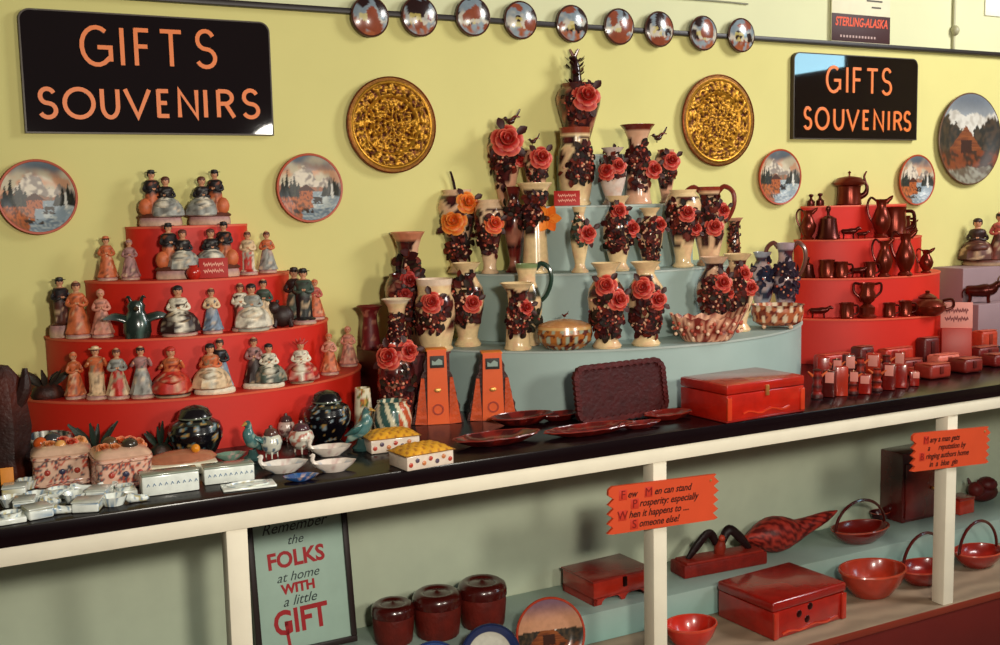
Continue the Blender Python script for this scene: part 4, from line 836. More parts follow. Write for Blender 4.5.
def shallow(label, px, by, w, c1, c2, h=.024, name='swan_dish', neck=True, grp='white swan dishes', rz=.2, asp=.6, mat=GLAZE):
    x, y, z = cpos(px, by); k = ppm(x, -y); R = w / k / 2; t = thing(name, label, 'dish', (x, y + R * asp * .6, z), face(x, y, rz), grp)
    m = MB(); m.lathe([(0, 0), (.5 * R, 0), (.55 * R, .1 * h), (.88 * R, .6 * h), (R, h), (.94 * R, h), (.6 * R, .35 * h), (0, .25 * h)], lambda p: c2 if p.z < .5 * h and (p.x ** 2 + p.y ** 2) > (.5 * R) ** 2 else (c1 if nz(p.x * 80, p.y * 80) < .35 else H('#c8a8a0')), 36, 1, asp, mod=lambda a, z_: 1 + .05 * math.cos(7 * a) * z_ / h); m.build('bowl', mat, t)
    if neck: m = MB(); m.tube([(-.8 * R, 0, .7 * h), (-1.0 * R, 0, 1.3 * h), (-.95 * R, 0, 1.8 * h), (-1.12 * R, 0, 1.75 * h)], [.12 * R, .09 * R, .1 * R, .02 * R], c1, 8); m.build('neck', mat, t); m = MB(); m.ball((-.1 * R, 0, .42 * h), .06 * R, H('#4a3038'), seg=8, rings=5); m.build('hole', mat, t)
shallow('white swan dish with a blue underside, in front of the small pots', 287, 474, 48, H('#dfd6cc'), H('#7a9ab8'))
shallow('white swan dish furthest back of the pair right of the pots', 333, 457, 42, H('#e0d2c4'), H('#a8b0b8'))
shallow('white swan dish at the front of the pair by the gold-topped boxes', 337, 473, 44, H('#e2d4c8'), H('#7890b0'))
shallow('flat cobalt blue glass dish at the front edge', 303, 482, 36, H('#2a5a9a'), H('#1c4a8a'), .012, 'glass_dish', False, None, mat=GLASSY)
shallow('flat pale green dish behind the white long box', 232, 461, 32, H('#7a9a88'), H('#5a7a68'), .016, 'green_dish', False, None)
# tube vase, barrel, cushion boxes
x, y, z = cpos(364, 432); k = ppm(x, -y); h = 45 / k
m = MB(); m.lathe([(0, 0), (.2 * h, 0), (.215 * h, .05 * h), (.2 * h, .5 * h), (.17 * h, 1.0 * h), (.15 * h, 1.0 * h), (.16 * h, .5 * h), (0, .2 * h)], lambda p: random.choice([H('#a8502c'), H('#5a6a3a'), H('#b88a3a')]) if nz(p.x * 70, p.y * 70, p.z * 70) > .18 else H('#d8cdb0'), 40, sub=8)
tag(m.build('tube_vase', GLAZE, None, (x, y, z)), 'white tapering tube vase with floral pattern beside the black jar', 'vase')
x, y, z = cpos(393, 435); k = ppm(x, -y); h = 35 / k; t = thing('striped_pot', 'squat pot with slanting green and white stripes left of the orange towers', 'pot', (x, y, z), face(x, y))
m = MB(); m.lathe([(0, 0), (.45 * h, 0), (.5 * h, .1 * h), (.56 * h, .45 * h), (.5 * h, .8 * h), (.42 * h, .92 * h), (.44 * h, 1.0 * h), (.36 * h, 1.0 * h), (.4 * h, .6 * h), (0, .3 * h)], lambda p: H('#d8cfb0') if math.sin(math.atan2(p.y, p.x) * 9 + p.z / h * 7) > .35 else (H('#3a5a54') if p.x < .2 * h else H('#b8502c')), 80, sub=5); m.build('body', GLAZE, t)
vx, vy, vz = cpos(398, 424); vase('vase with two red roses standing on the counter beside the orange towers', (vx, vy, vz), (z_at(vx, -vy, 345) - vz), 'barrel', 1.15, body=H('#5a1a16'), roses=[(389, 357, 14), (408, 352, 12)], nleaf=40, lv=(.2, .85), dens=-.1)
def cushion_box(label, px, by, w, d, rz):
    x, y, z = cpos(px, by); k = ppm(x, -y); W = w / k; t = thing('trinket_box', label, 'box', (x, y, z), rz, 'gold cushion topped boxes'); h = .035
    m = MB(); m.box((0, d / 2, h / 2), (W, d, h), lambda p: random.choice([H('#b85a4a'), H('#6a4a5a')]) if nz(p.x * 90, p.y * 90, p.z * 90) > .9 else H('#dccab8'), .003, 2)
    for q in range(7): m.ball((W * (-.42 + .14 * q), -.0005, h * (.4 + .25 * (q % 2))), .006, [H('#b8402c'), H('#5a4a5a'), H('#c87a4a')][q % 3], ry=.002, seg=8, rings=5)
    m.build('box', GLAZE, t)
    m = MB(); n = 24; vs = []; fs = []; cs = []
    for j in range(n + 1):
        for i in range(n + 1):
            u, v = i / n - .5, j / n - .5; e = (1 - (2 * abs(u)) ** 4) * (1 - (2 * abs(v)) ** 4); tuft = .5 + .5 * math.cos(u * 2 * PI * 6) * math.cos(v * 2 * PI * 3)
            vs.append((u * W * 1.06, d / 2 + v * d * 1.06, h + .001 + .014 * e + .004 * tuft * e)); cs.append(H('#dc9c22') if tuft > .25 else H('#a8641a'))
    for j in range(n):
        for i in range(n): a = j * (n + 1) + i; fs.append((a, a + 1, a + n + 2, a + n + 1))
    m.add(vs, fs, cs); bb = [(-.53 * W, -.03 * d), (.53 * W, -.03 * d), (.53 * W, 1.03 * d), (-.53 * W, 1.03 * d)]
    m.at(0, 0, h); m.prism(bb, .002, H('#8a5a1a'), 'z'); m.at(); m.build('cushion_lid', LEATH, t)
cushion_box('trinket box with gold quilted cushion top, the one behind', 396, 452, 52, .085, -.05); cushion_box('trinket box with gold quilted cushion top, in front with a floral side', 431, 468, 55, .09, .12)
# ------------------------------------------------------------------ orange towers, trays and chest
def tower(label, px, by, ty, w):
    x, y, z = cpos(px, by); k = ppm(x, -y); h = (by - ty) / k; W = w / k; t = thing('carved_tower', label, 'ornament', (x, y, z), face(x, y, .12), 'orange tapering towers')
    def fr(w0, w1, d0, d1, h0, h1, col, mb, y0=0, jag=0):
        n = 12; vs = []; fs = []
        for i in range(n + 1):
            s = i / n; ww = w0 + (w1 - w0) * s + (jag * math.sin(i * 2.6) if jag else 0); dd = d0 + (d1 - d0) * s; zz_ = h0 + (h1 - h0) * s
            vs += [(-ww / 2, y0 - dd / 2, zz_), (ww / 2, y0 - dd / 2, zz_), (ww / 2, y0 + dd / 2, zz_), (-ww / 2, y0 + dd / 2, zz_)]
        for i in range(n):
            for q in range(4): fs.append((4 * i + q, 4 * i + (q + 1) % 4, 4 * i + 4 + (q + 1) % 4, 4 * i + 4 + q))
        fs += [(3, 2, 1, 0), (4 * n, 4 * n + 1, 4 * n + 2, 4 * n + 3)]; mb.add(vs, fs, col, False)
    m = MB(); fr(W, W * .36, .05, .036, 0, h * .96, H('#3a130b'), m, -.004, .006); m.build('bark_body', CARVE, t)
    OR = H('#dc540e')
    m = MB(); fr(W * .42, W * .36, .01, .01, h * .0, h * 1.0, OR, m, -.034); m.build('front_panel', PAINT, t)
    for s in (-1, 1): m = MB(); m.at(s * W * .33, -.028, 0, ry=-s * .06); fr(W * .24, W * .06, .014, .008, h * .0, h * .62, H('#bc4410'), m); m.at(); m.build('side_slat', CARVE, t)
    m = MB(); m.box((0, -.041, h * .84), (W * .27, .003, h * .16), H('#24201c'), .0005)
    m.at(0, -.0425, h * .8); m.prism([(-W * .1, 0), (W * .1, 0), (W * .1, .012), (W * .03, .018), (-W * .04, .009), (-W * .1, .014)], .001, H('#8a9a90')); m.at(); m.build('picture', PAPER, t)
    m = MB(); m.ball((0, -.041, h * .46), W * .07, H('#f0b060'), ry=.003, rz=W * .045, seg=10, rings=5); m.build('badge', GILT, t)
    m = MB(); m.M = Matrix.Translation((0, -.04, h * .2)) @ Matrix.Rotation(PI / 2, 4, 'X'); m.lathe([(W * .08, 0), (W * .11, 0), (W * .11, .002), (W * .08, .002), (W * .08, 0)], H('#a02c08'), 20, cap=False); m.build('ring_mark', PAINT, t)
    m = MB(); m.box((0, -.01, h * .99), (W * .4, .055, h * .03), H('#e07a1c'), .002); m.build('cap', PAINT, t)
tower('orange tapering tower with a small picture at its top, the left one', 437, 422, 347, 52); tower('orange tapering tower with a small picture at its top, the right one', 492, 418, 350, 52)
def red_dish(label, px, by, w, asp, h=.02, c='#3e0a08', rz=0, scal=0, z=None, oval=1):
    x, y, z0 = cpos(px, by); k = ppm(x, -y); R = w / k / 2; t = thing('lacquer_dish', label, 'dish', (x, y, z if z is not None else z0), rz, 'dark red lacquer dishes'); C1 = H(c)
    m = MB(); m.lathe([(0, 0), (.55 * R, 0), (.6 * R, .1 * h), (.85 * R, .6 * h), (R, h), (.97 * R, h * 1.05), (.8 * R, .62 * h), (.5 * R, .25 * h), (0, .2 * h)], lambda p: mix(C1, H('#7a1a10'), .7 * (nz(p.x * 30, p.y * 30) > .15)), 48, 1, asp, mod=(lambda a, z_: 1 + .04 * math.cos(scal * a)) if scal else None); m.build('bowl', LACQ, t)
    m = MB(); m.lathe([(.95 * R, h * .98), (.985 * R, h * 1.12), (1.01 * R, h * .98)], mix(C1, H('#8a2a1a'), .5), 48, 1, asp, mod=(lambda a, z_: 1 + .04 * math.cos(scal * a)) if scal else None, cap=False); m.build('rim', LACQ, t)
red_dish('dark red oval dish below the right orange tower', 497, 444, 96, .42, .022, scal=9); red_dish('dark red dish behind, against the base of the blue stand', 522, 424, 70, .5, .024)
red_dish('dark red leaf-edged dish in front of the standing tray', 590, 434, 104, .34, .018, scal=14, c='#520e0a'); red_dish('small dark red dish between the standing tray and the chest', 668, 419, 56, .5, .018, c='#6a140d', scal=10)
red_dish('small dark red dish touching the left end of the standing tray', 560, 420, 48, .5, .018, c='#4a0c0a'); red_dish('flat dark red dish right of the leaf-edged dish in front of the tray', 640, 428, 50, .36, .014, c='#560e0b', scal=8)
# standing scalloped tray
xl, zl = on_z(574, 415, CT); xr, pr_ = on_z(664, 405, CT); y = -.66
x0 = x_at(576, .655, CT); x1 = x_at(664, .635, CT); W = x1 - x0; h = z_at((x0 + x1) / 2, .62, 360) - CT - .012
t = thing('serving_tray', 'dark red-brown scalloped tray standing upright against the blue stand', 'tray', ((x0 + x1) / 2, -.655, CT + .002), .05, None, -.16)
def scal_poly(W, h, n=11, mq=8, r=.004):
    pts = []
    def edge(a, b, k, nx, nz_):
        for i in range(k * 6):
            s = i / (k * 6); bz_ = abs(math.sin(s * k * PI)) * r; pts.append((a[0] + (b[0] - a[0]) * s + nx * bz_, a[1] + (b[1] - a[1]) * s + nz_ * bz_))
    c = .02
    edge((-W / 2 + c, 0), (W / 2 - c, 0), n, 0, -1); edge((W / 2 - c, 0), (W / 2, c), 2, .7, -.7); edge((W / 2, c), (W / 2, h - c), mq, 1, 0); edge((W / 2, h - c), (W / 2 - c, h), 2, .7, .7)
    edge((W / 2 - c, h), (-W / 2 + c, h), n, 0, 1); edge((-W / 2 + c, h), (-W / 2, h - c), 2, -.7, .7); edge((-W / 2, h - c), (-W / 2, c), mq, -1, 0); edge((-W / 2, c), (-W / 2 + c, 0), 2, -.7, -.7); return pts
m = MB(); m.at(0, 0, .004); m.prism(scal_poly(W, h), .008, H('#3b0a0a')); m.at(); m.build('tray_base', CARVE, t)
m = MB(); m.at(0, -.008, .004); m.ribbon([(a * .96, h / 2 + (b - h / 2) * .93) for a, b in scal_poly(W, h)], .014, .006, H('#480d0c'), True); m.at(); m.build('scalloped_rim', CARVE, t)
# big chest
def chest(label, A, B, depth, h, col, base, parts, hand=None):
    """A, B: (x,p) of the front bottom corners, seen left and right"""
    (ax, ap), (bx, bp) = A, B; W = math.hypot(bx - ax, bp - ap); rz = math.atan2(-(bp - ap), bx - ax)
    t = thing('wooden_chest', label, 'chest', (ax, -ap, base), rz); return t, W
A = on_z(727, 424, CT); B = on_z(804, 411.5, CT); t, W = chest('large glossy red wooden chest with brass clasp on the counter', A, B, .2, .1, None, CT, None)
hx = z_at(A[0], A[1], 386) - CT; d = .2
m = MB(); m.box((W / 2, d / 2, hx * .39), (W, d, hx * .68), lambda p: H('#b01c0e'), .004); m.box((W / 2, d / 2, hx * .03), (W * 1.015, d * 1.015, hx * .06), H('#8a140c'), .003); m.build('body', LACQ, t)
m = MB(); m.box((W / 2, d / 2, hx * .87), (W * 1.01, d * 1.01, hx * .26), H('#a81c10'), .006); m.box((W / 2, d / 2, hx * 1.0 - .0005), (W * .96, d * .92, .003), H('#9c3a2a'), .001); m.build('lid', LACQ, t)
m = MB(); m.box((W * .5, -.003, hx * .74), (.012, .006, .03), H('#c8884a'), .001); m.build('clasp', COPPER, t)
m = MB()
for s in (0, 1): m.box((W * s + (.008 if s == 0 else -.008), .0, hx * .36), (.016, .008, hx * .6), H('#c83a1c'), .002)
m.ribbon([(W * .2 + q * W * .06, hx * .2 + .005 * math.sin(q * 1.3)) for q in range(11)], .004, .003, H('#c83a1c')); m.build('carved_trim', LACQ, t)
# ------------------------------------------------------------------ copper ware stand
CU = H('#702412'); CU2 = H('#50160c')
def cu_at(i, px, topy, label, name, cat, fr=.55, rz=0):
    x, p, z = ST_R.place(px, i, fr, .042); h = z_at(x, p, topy) - z; return thing(name, label, cat, (x, -p, z), face(x, -p, rz), 'copper ware on the right red stand'), h
def pitcher(i, px, topy, label, fr=.55, rz=0, wk=1.0, flip=1):
    t, h = cu_at(i, px, topy, label, 'copper_pitcher', 'pitcher', fr, rz); w = wk * h
    m = MB(); m.lathe([(0, 0), (.2 * w, 0), (.21 * w, .03 * h), (.14 * w, .09 * h), (.24 * w, .25 * h), (.28 * w, .42 * h), (.2 * w, .62 * h), (.13 * w, .74 * h), (.17 * w, .88 * h), (.19 * w, .92 * h), (.16 * w, .92 * h), (.1 * w, .74 * h), (0, .5 * h)], CU, 24)
    m.tube([(flip * .12 * w, 0, .84 * h), (flip * .24 * w, 0, .93 * h), (flip * .32 * w, 0, 1.0 * h)], [.08 * w, .06 * w, .02 * w], CU, 10); m.build('body', COPPER, t)
    m = MB(); m.tube([(-flip * .15 * w, 0, .88 * h), (-flip * .3 * w, 0, .96 * h), (-flip * .4 * w, 0, .8 * h), (-flip * .36 * w, 0, .55 * h), (-flip * .24 * w, 0, .36 * h)], .028 * h, CU2, 8); m.build('handle', COPPER, t)
def cup(i, px, topy, label, fr=.55, name='copper_mug', wk=1.0, handle=True):
    t, h = cu_at(i, px, topy, label, name, 'mug', fr); w = wk * h
    m = MB(); m.lathe([(0, 0), (.4 * w, 0), (.44 * w, .06 * h), (.4 * w, .12 * h), (.44 * w, .5 * h), (.38 * w, .8 * h), (.44 * w, 1.0 * h), (.39 * w, 1.0 * h), (.34 * w, .8 * h), (0, .3 * h)], CU, 22); m.build('body', COPPER, t)
    if handle: m = MB(); m.tube([(.4 * w, 0, .85 * h), (.66 * w, 0, .8 * h), (.68 * w, 0, .4 * h), (.42 * w, 0, .25 * h)], .06 * h, CU2, 8); m.build('handle', COPPER, t)
def bell(i, px, topy, label, fr=.55, col=CU2):
    t, h = cu_at(i, px, topy, label, 'bell', 'bell', fr)
    m = MB(); m.lathe([(.0, .04 * h), (.33 * h, 0), (.36 * h, .03 * h), (.3 * h, .18 * h), (.26 * h, .45 * h), (.24 * h, .62 * h), (.1 * h, .7 * h), (0, .72 * h)], col, 24); m.build('body', COPPER, t)
    m = MB(); m.lathe([(.05 * h, .68 * h), (.04 * h, .8 * h), (.08 * h, .9 * h), (.06 * h, .98 * h), (0, 1.0 * h)], col, 12); m.build('handle', COPPER, t)
def beast(i, px, topy, label, fr=.55, L=1.4, rz=0, horns=False, stand=None, name='animal_figurine', loc=None, hgt=None, hump=False, leg=.5, col=CU2, grp='miniature metal animals'):
    if loc: t = thing(name, label, 'animal figurine', loc, rz, grp); h = hgt
    else: t, h = cu_at(i, px, topy, label, name, 'animal figurine', fr, rz); t['group'] = grp
    m = MB(); b = leg * h
    m.tube([(-.5 * L * h, 0, b + .12 * h), (-.42 * L * h, 0, b + .12 * h), (-.15 * L * h, 0, b + .1 * h), (.15 * L * h, 0, b + .13 * h), (.36 * L * h, 0, b + .17 * h), (.52 * L * h, 0, b + .34 * h), (.6 * L * h, 0, b + .38 * h), (.74 * L * h, 0, b + .28 * h)], [.06 * h, .2 * h, .23 * h, .26 * h, .22 * h, .14 * h, .14 * h, .08 * h], col, 10)
    if hump: m.ball((-.05 * L * h, 0, b + .27 * h), .13 * h, col, rz=.14 * h)
    for sx in (-.36, .28):
        for s in (-1, 1): m.tube([(sx * L * h, s * .1 * h, b + .08 * h), ((sx + (.04 if sx < 0 else -.02)) * L * h, s * .1 * h, b * .5), (sx * L * h, s * .1 * h, 0)], [.11 * h, .065 * h, .07 * h], col, 8)
    m.tube([(-.48 * L * h, 0, b + .18 * h), (-.58 * L * h, 0, b + .05 * h), (-.57 * L * h, 0, b * .5)], [.03 * h, .025 * h, .03 * h], col, 6)
    for s in (-1, 1):
        if horns: m.tube([(.58 * L * h, s * .05 * h, b + .45 * h), (.56 * L * h, s * .18 * h, b + .55 * h), (.62 * L * h, s * .22 * h, b + .7 * h)], [.035 * h, .03 * h, .008 * h], mix(col, P['cream'], .2), 7)
        else: m.tube([(.56 * L * h, s * .05 * h, b + .44 * h), (.55 * L * h, s * .08 * h, b + .54 * h)], [.03 * h, .008 * h], col, 6)
    m.build('animal', COPPER, t)
# top tier: kettle and two small bottles
t, h = cu_at(3, 849, 178, 'copper kettle with curled spout alone on top of the red stand', 'copper_kettle', 'kettle', .5)
m = MB(); m.lathe([(0, 0), (.42 * h, 0), (.45 * h, .04 * h), (.44 * h, .1 * h), (.4 * h, .5 * h), (.42 * h, .68 * h), (.56 * h, .74 * h), (.58 * h, .82 * h), (.42 * h, 1.0 * h), (.1 * h, 1.06 * h), (0, 1.07 * h)], CU, 30); m.build('body', COPPER, t)
m = MB(); m.tube([(.38 * h, 0, .3 * h), (.56 * h, 0, .4 * h), (.62 * h, 0, .62 * h), (.55 * h, 0, .85 * h), (.52 * h, 0, 1.05 * h), (.6 * h, 0, 1.22 * h)], [.12 * h, .1 * h, .07 * h, .05 * h, .04 * h, .03 * h], CU2, 10); m.build('spout', COPPER, t)
m = MB(); m.lathe([(.03 * h, 1.04 * h), (.03 * h, 1.14 * h), (.06 * h, 1.2 * h), (0, 1.26 * h)], CU, 12); m.build('knob', COPPER, t)
for px, ty, lb in ((811, 194, 'small dark copper bottle at left end of the top tier, the first'), (820, 193, 'small round-topped copper bottle just left of the kettle')):
    t, h = cu_at(3, px, ty, lb, 'copper_bottle', 'bottle', .6); m = MB(); m.lathe([(0, 0), (.3 * h, 0), (.32 * h, .1 * h), (.3 * h, .4 * h), (.12 * h, .55 * h), (.1 * h, .7 * h), (.2 * h, .82 * h), (.18 * h, .94 * h), (0, 1.0 * h)], CU2, 16); m.build('body', COPPER, t)
# third tier
pitcher(2, 808, 208, 'dark copper pitcher at the left end of the tier below the kettle', .6, wk=.9); bell(2, 828, 206, 'dark bell left of the small animals, tier below the kettle', .55)
beast(2, 849, 227, 'small copper animal left of the tall pitcher, tier below the kettle', .6, 1.3); beast(2, 862, 231, 'tiniest copper animal right beside the other, tier below the kettle', .7, 1.3)
pitcher(2, 881, 196, 'tall copper pitcher with its spout to the right, tier below the kettle', .55, wk=.8); cup(2, 894, 207, 'copper mug right of the tall pitcher', .45, wk=.9); cup(2, 903, 216, 'small copper mug at right end of the tier below the kettle', .35, wk=.8)
# second tier
bell(1, 808, 257, 'dark bell at left end of the middle tier of copper ware', .6); cup(1, 827, 260, 'copper mug right of the dark bell', .6, wk=1.0); cup(1, 841, 262, 'copper mug second from the dark bell', .6, wk=1.0)
beast(1, 858, 266, 'little copper animal in the middle of the middle tier', .6, 1.3); pitcher(1, 884, 238, 'tall thin copper pitcher on the middle tier', .75, wk=.75); pitcher(1, 905, 230, 'tallest shiny copper pitcher at right of the middle tier', .75, wk=.75, flip=1); pitcher(1, 926, 248, 'copper pitcher with the widest spout at right end of the middle tier', .5, wk=1.0)
cup(1, 870, 262, 'copper mug between the little animal and the tall thin pitcher', .75, wk=.8); pitcher(2, 913, 220, 'smallest copper pitcher at the right end of the tier below the kettle', .5, wk=1.0)
pitcher(0, 952, 288, 'copper pitcher behind the pink card', .4, wk=1.0)
# bottom tier
beast(0, 819, 306, 'low copper animal at the left end of the bottom copper tier', .5, 1.5); cup(0, 847, 303, 'copper mug left of the two-handled trophy', .6, wk=1.0)
t, h = cu_at(0, 867, 283, 'two-handled copper trophy cup standing tall on the bottom copper tier', 'trophy_cup', 'trophy', .5)
m = MB(); m.lathe([(0, 0), (.26 * h, 0), (.27 * h, .05 * h), (.2 * h, .1 * h), (.22 * h, .3 * h), (.1 * h, .4 * h), (.2 * h, .5 * h), (.24 * h, .65 * h), (.17 * h, .8 * h), (.22 * h, 1 * h), (.18 * h, 1 * h), (0, .6 * h)], CU, 24); m.build('body', COPPER, t)
for s in (-1, 1): m = MB(); m.tube([(s * .2 * h, 0, .96 * h), (s * .36 * h, 0, .98 * h), (s * .36 * h, 0, .75 * h), (s * .2 * h, 0, .58 * h)], .035 * h, CU2, 8); m.build('handle', COPPER, t)
cup(0, 889, 303, 'copper mug first right of the trophy cup', .6, wk=1.0); cup(0, 905, 301, 'copper mug second right of the trophy cup', .6, wk=1.0)
def teapot(loc, h, label, rz=0):
    t = thing('copper_teapot', label, 'teapot', loc, rz)
    m = MB(); m.lathe([(0, 0), (.5 * h, 0), (.72 * h, .2 * h), (.75 * h, .4 * h), (.6 * h, .6 * h), (.35 * h, .7 * h), (.38 * h, .74 * h), (.2 * h, .86 * h), (.08 * h, .9 * h), (.1 * h, 1 * h), (0, 1.02 * h)], CU, 26); m.build('body', COPPER, t)
    m = MB(); m.tube([(-.6 * h, 0, .3 * h), (-.95 * h, 0, .5 * h), (-1.1 * h, 0, .8 * h)], [.14 * h, .09 * h, .05 * h], CU2, 9); m.build('spout', COPPER, t)
    m = MB(); m.tube([(.6 * h, 0, .6 * h), (.95 * h, 0, .65 * h), (1.0 * h, 0, .35 * h), (.7 * h, 0, .2 * h)], .06 * h, CU2, 8); m.build('handle', COPPER, t)
x, p, z = ST_R.place(927, 0, .8, .06); teapot((x, -p, z), z_at(x, p, 291) - z, 'squat copper teapot left of the pink card', face(x, -p))
# pink card, pedestal boxes at far right
cz_ = .92
def pedbox(label, x0, x1, y0, y1, z0, z1, col='#8f7478', name='display_block'):
    m = MB(); m.box((0, 0, (z1 - z0) / 2), (x1 - x0, y1 - y0, z1 - z0), H(col), .004); return tag(m.build(name, DRUM, None, ((x0 + x1) / 2, (y0 + y1) / 2, z0)), label, 'display block', 'mauve display blocks')
xa = x_at(969, .26, 1.1) + .045; pedbox('mauve grey display block at far right, the lower front one', xa, xa + .6, -.27, -.18, .92, 1.10)
xb = x_at(963, .16, 1.2); pedbox('mauve grey display block at far right, the tall rear one', xb, xb + .6, -.16, -.005, .92, 1.24)
x = x_at(986, .09, 1.24); zt = z_at(x, .09, 212); t = thing('figurine', 'dark red figurine pair on the tall mauve block at far right', 'figurine', (x, -.09, 1.2401), face(x, -.09)); h = zt - 1.24
base_oval(t, .4 * h, .25 * h, .1 * h, P['brown']); person(t, -.16 * h, 0, .1 * h, .78 * h, 'brown', 'dark', 'dark', 'sit'); person(t, .22 * h, 0, .1 * h, .9 * h, 'brown', 'rose', 'dark', 'stand')
x = x_at(980, .215, 1.1); beast(0, 0, 0, 'dark copper long-horned bull figurine on the low mauve block', loc=(x, -.215, 1.1003), hgt=.105, rz=face(x, -.235), horns=True, L=1.1, leg=.35)
y = -.435; z = CT; x = x_at(956, .435, CT); 
t = thing('price_card', 'pink handwritten price card standing in front of the copper stand', 'card', (x, y, CT), face(x, y, .1), None, -.12); k = ppm(x, -y); w_ = 30 / k; hc = 26 / k
zc0 = z_at(x, -y, 328) - CT - .002
m = MB(); m.box((0, 0, zc0 + hc / 2), (w_, .003, hc), H('#d88a7c'), .0006); m.build('card', PAPER, t)
for i in range(2):
    m = MB(); m.at(0, -.0018, zc0); m.ribbon([(-w_ * .36 + w_ * .72 * q / 26, hc * (.68 - .32 * i) + hc * .07 * math.sin(q * 2.3 + i) * (1 + .6 * math.sin(q * 1.4))) for q in range(27)], hc * .05, .0005, H('#7a2a2a')); m.build('writing', PAPER, t)
m = MB(); m.box((0, .012, zc0 * .5), (w_ * .95, .05, zc0), H('#a82a1a'), .003); m.build('holder', PAINT, t)
# ------------------------------------------------------------------ red leather goods and little souvenirs at right
def flat_box(label, px, p, w, dm, h, col, rz=0, name='leather_case'):
    x = x_at(px, p, CT); k = ppm(x, p); W = w / k * (.94 if w > 30 else .9); t = thing(name, label, 'leather case', (x, -p, CT), rz, 'red leather goods on the counter'); c = H(col)
    m = MB(); m.box((0, 0, h / 2), (W, dm, h), c, min(h * .3, .012), 3); m.build('case', LEATH, t)
    m = MB(); m.box((0, -dm * .22, h + .0008), (W * .92, dm * .45, .002), mix(c, H('#d86a4a'), .3), .0006); m.box((0, -dm / 2 - .001, h * .6), (.018, .004, h * .5), mix(c, (0, 0, 0), .5), .001); m.build('flap', LEATH, t)
for a in (('bright red case against the red stand, nearest the blue stand', 832, .425, 40, .06, .08, '#b02616'), ('dark red purse between two bright red cases at the foot of the copper stand', 862, .425, 22, .055, .095, '#5a120c'), ('long bright red case below the copper mugs', 895, .42, 42, .05, .075, '#b22a18'),
          ('dark maroon case left of the case below the pink card', 927, .395, 24, .05, .095, '#5a110d'), ('orange-red case at far right, right of the pink card', 984, .33, 26, .06, .085, '#b03820'),
          ('red case behind the tagged souvenirs, nearest the chest', 832, .515, 40, .055, .05, '#8f2014'), ('pale pink topped red case behind the middle of the souvenirs', 873, .51, 34, .06, .05, '#c0523e'), ('flat maroon case behind the right end of the souvenirs', 908, .50, 30, .06, .045, '#7a1a12'), ('pale pink-red spotted case below the pink card', 943, .49, 34, .06, .045, '#cf6a58'), ('dark red purse at the far right of the counter, rear row', 982, .46, 32, .07, .05, '#6a120e'),
          ('plump red purse right of the tagged souvenirs', 932, .64, 32, .08, .05, '#8a2418'), ('plump dark purse next to the counter end, front row', 965, .62, 30, .08, .05, '#6e170f'), ('dark red wallet at the extreme right front of the counter', 995, .59, 26, .07, .045, '#70140e'), ('thin red wallet lying between the two rows near the plump purse', 916, .585, 26, .045, .03, '#a02a1a'), ('thin orange-red wallet lying behind the plump dark purse', 954, .555, 26, .04, .03, '#b84028')): flat_box(*a)
TAGC = H('#d8877a')
def souvenir(label, px, by, hpx, wpx, tagon, kind):
    x, y, z = cpos(px, by); k = ppm(x, -y); h = hpx / k; W = wpx / k; t = thing('souvenir_box' if kind == 'b' else 'totem_figure', label, 'souvenir', (x, y, z), face(x, y, random.uniform(-.3, .3)), 'little red souvenirs in a cluster'); c = random.choice([H('#8f1a10'), H('#6a120c'), H('#a82c18'), H('#4a0f0c')])
    m = MB()
    if kind == 'b': m.box((0, 0, h / 2), (W, W * .7, h), lambda p: c, .003); m.build('box', LACQ, t)
    else:
        m.lathe([(0, 0), (.5 * W, 0), (.5 * W, .1 * h), (.34 * W, .2 * h), (.45 * W, .4 * h), (.3 * W, .52 * h), (.42 * W, .7 * h), (.3 * W, .85 * h), (.38 * W, .95 * h), (0, 1.0 * h)], lambda p: c if int(p.z / h * 7) % 2 else H('#3a0d0a'), 14); m.build('body', CARVE, t)
        m = MB()
        for s in (-1, 1): m.tube([(s * .3 * W, 0, .72 * h), (s * .8 * W, -.003, .9 * h)], [.14 * W, .05 * W], H('#c85a2c'), 7)
        m.build('wings', CARVE, t)
    if tagon: m = MB(); m.box((random.uniform(-.15, .2) * W, -W * .37 - .002, h * .75), (W * .7, .0015, h * .4), TAGC, .0003); m.tube([(.1 * W, -W * .37, h * .9), (.05 * W, -W * .1, h * 1.02)], .001, P['cream'], 5); m.build('tag', PAPER, t)
so = [(817, 398, 30, 12, 0, 't', 'carved totem at left end of the small souvenirs, next to the chest'), (829, 397, 27, 12, 1, 'b', 'tagged red box second in the front row after the totem'), (841, 396, 30, 12, 0, 'b', 'plain red box third in the front row'),
      (853, 394, 24, 11, 1, 't', 'little winged totem with a tag in the front row, left of centre'), (865, 394, 20, 12, 1, 'b', 'short red box with a tilted pale tag in the middle of the front row'), (877, 391, 24, 11, 0, 't', 'winged totem without a tag right of centre in the front row'), (889, 390, 27, 12, 1, 'b', 'tagged red box near right of the front row'), (901, 388, 24, 11, 0, 'b', 'plain red box at the right of the front row'), (914, 386, 15, 9, 1, 'b', 'shortest tagged red box at the right end of the front row'),
      (823, 387, 30, 12, 0, 'b', 'plain red box in the rear row beside the chest'), (836, 386, 28, 11, 1, 't', 'tagged winged totem in the rear row'), (848, 384, 30, 12, 1, 'b', 'tagged red box in the rear row behind the little winged totem'), (860, 383, 27, 11, 0, 't', 'dark winged totem in the middle of the rear row'), (873, 381, 28, 13, 1, 'b', 'tagged wide red box in the rear row'), (886, 379, 25, 11, 0, 't', 'winged totem near the right of the rear row'), (898, 377, 26, 12, 1, 'b', 'tagged red box at right of the rear row')]
for px, by, hp, wp, tg, kd, lb in so: souvenir(lb, px, by, hp, wp, tg, kd)
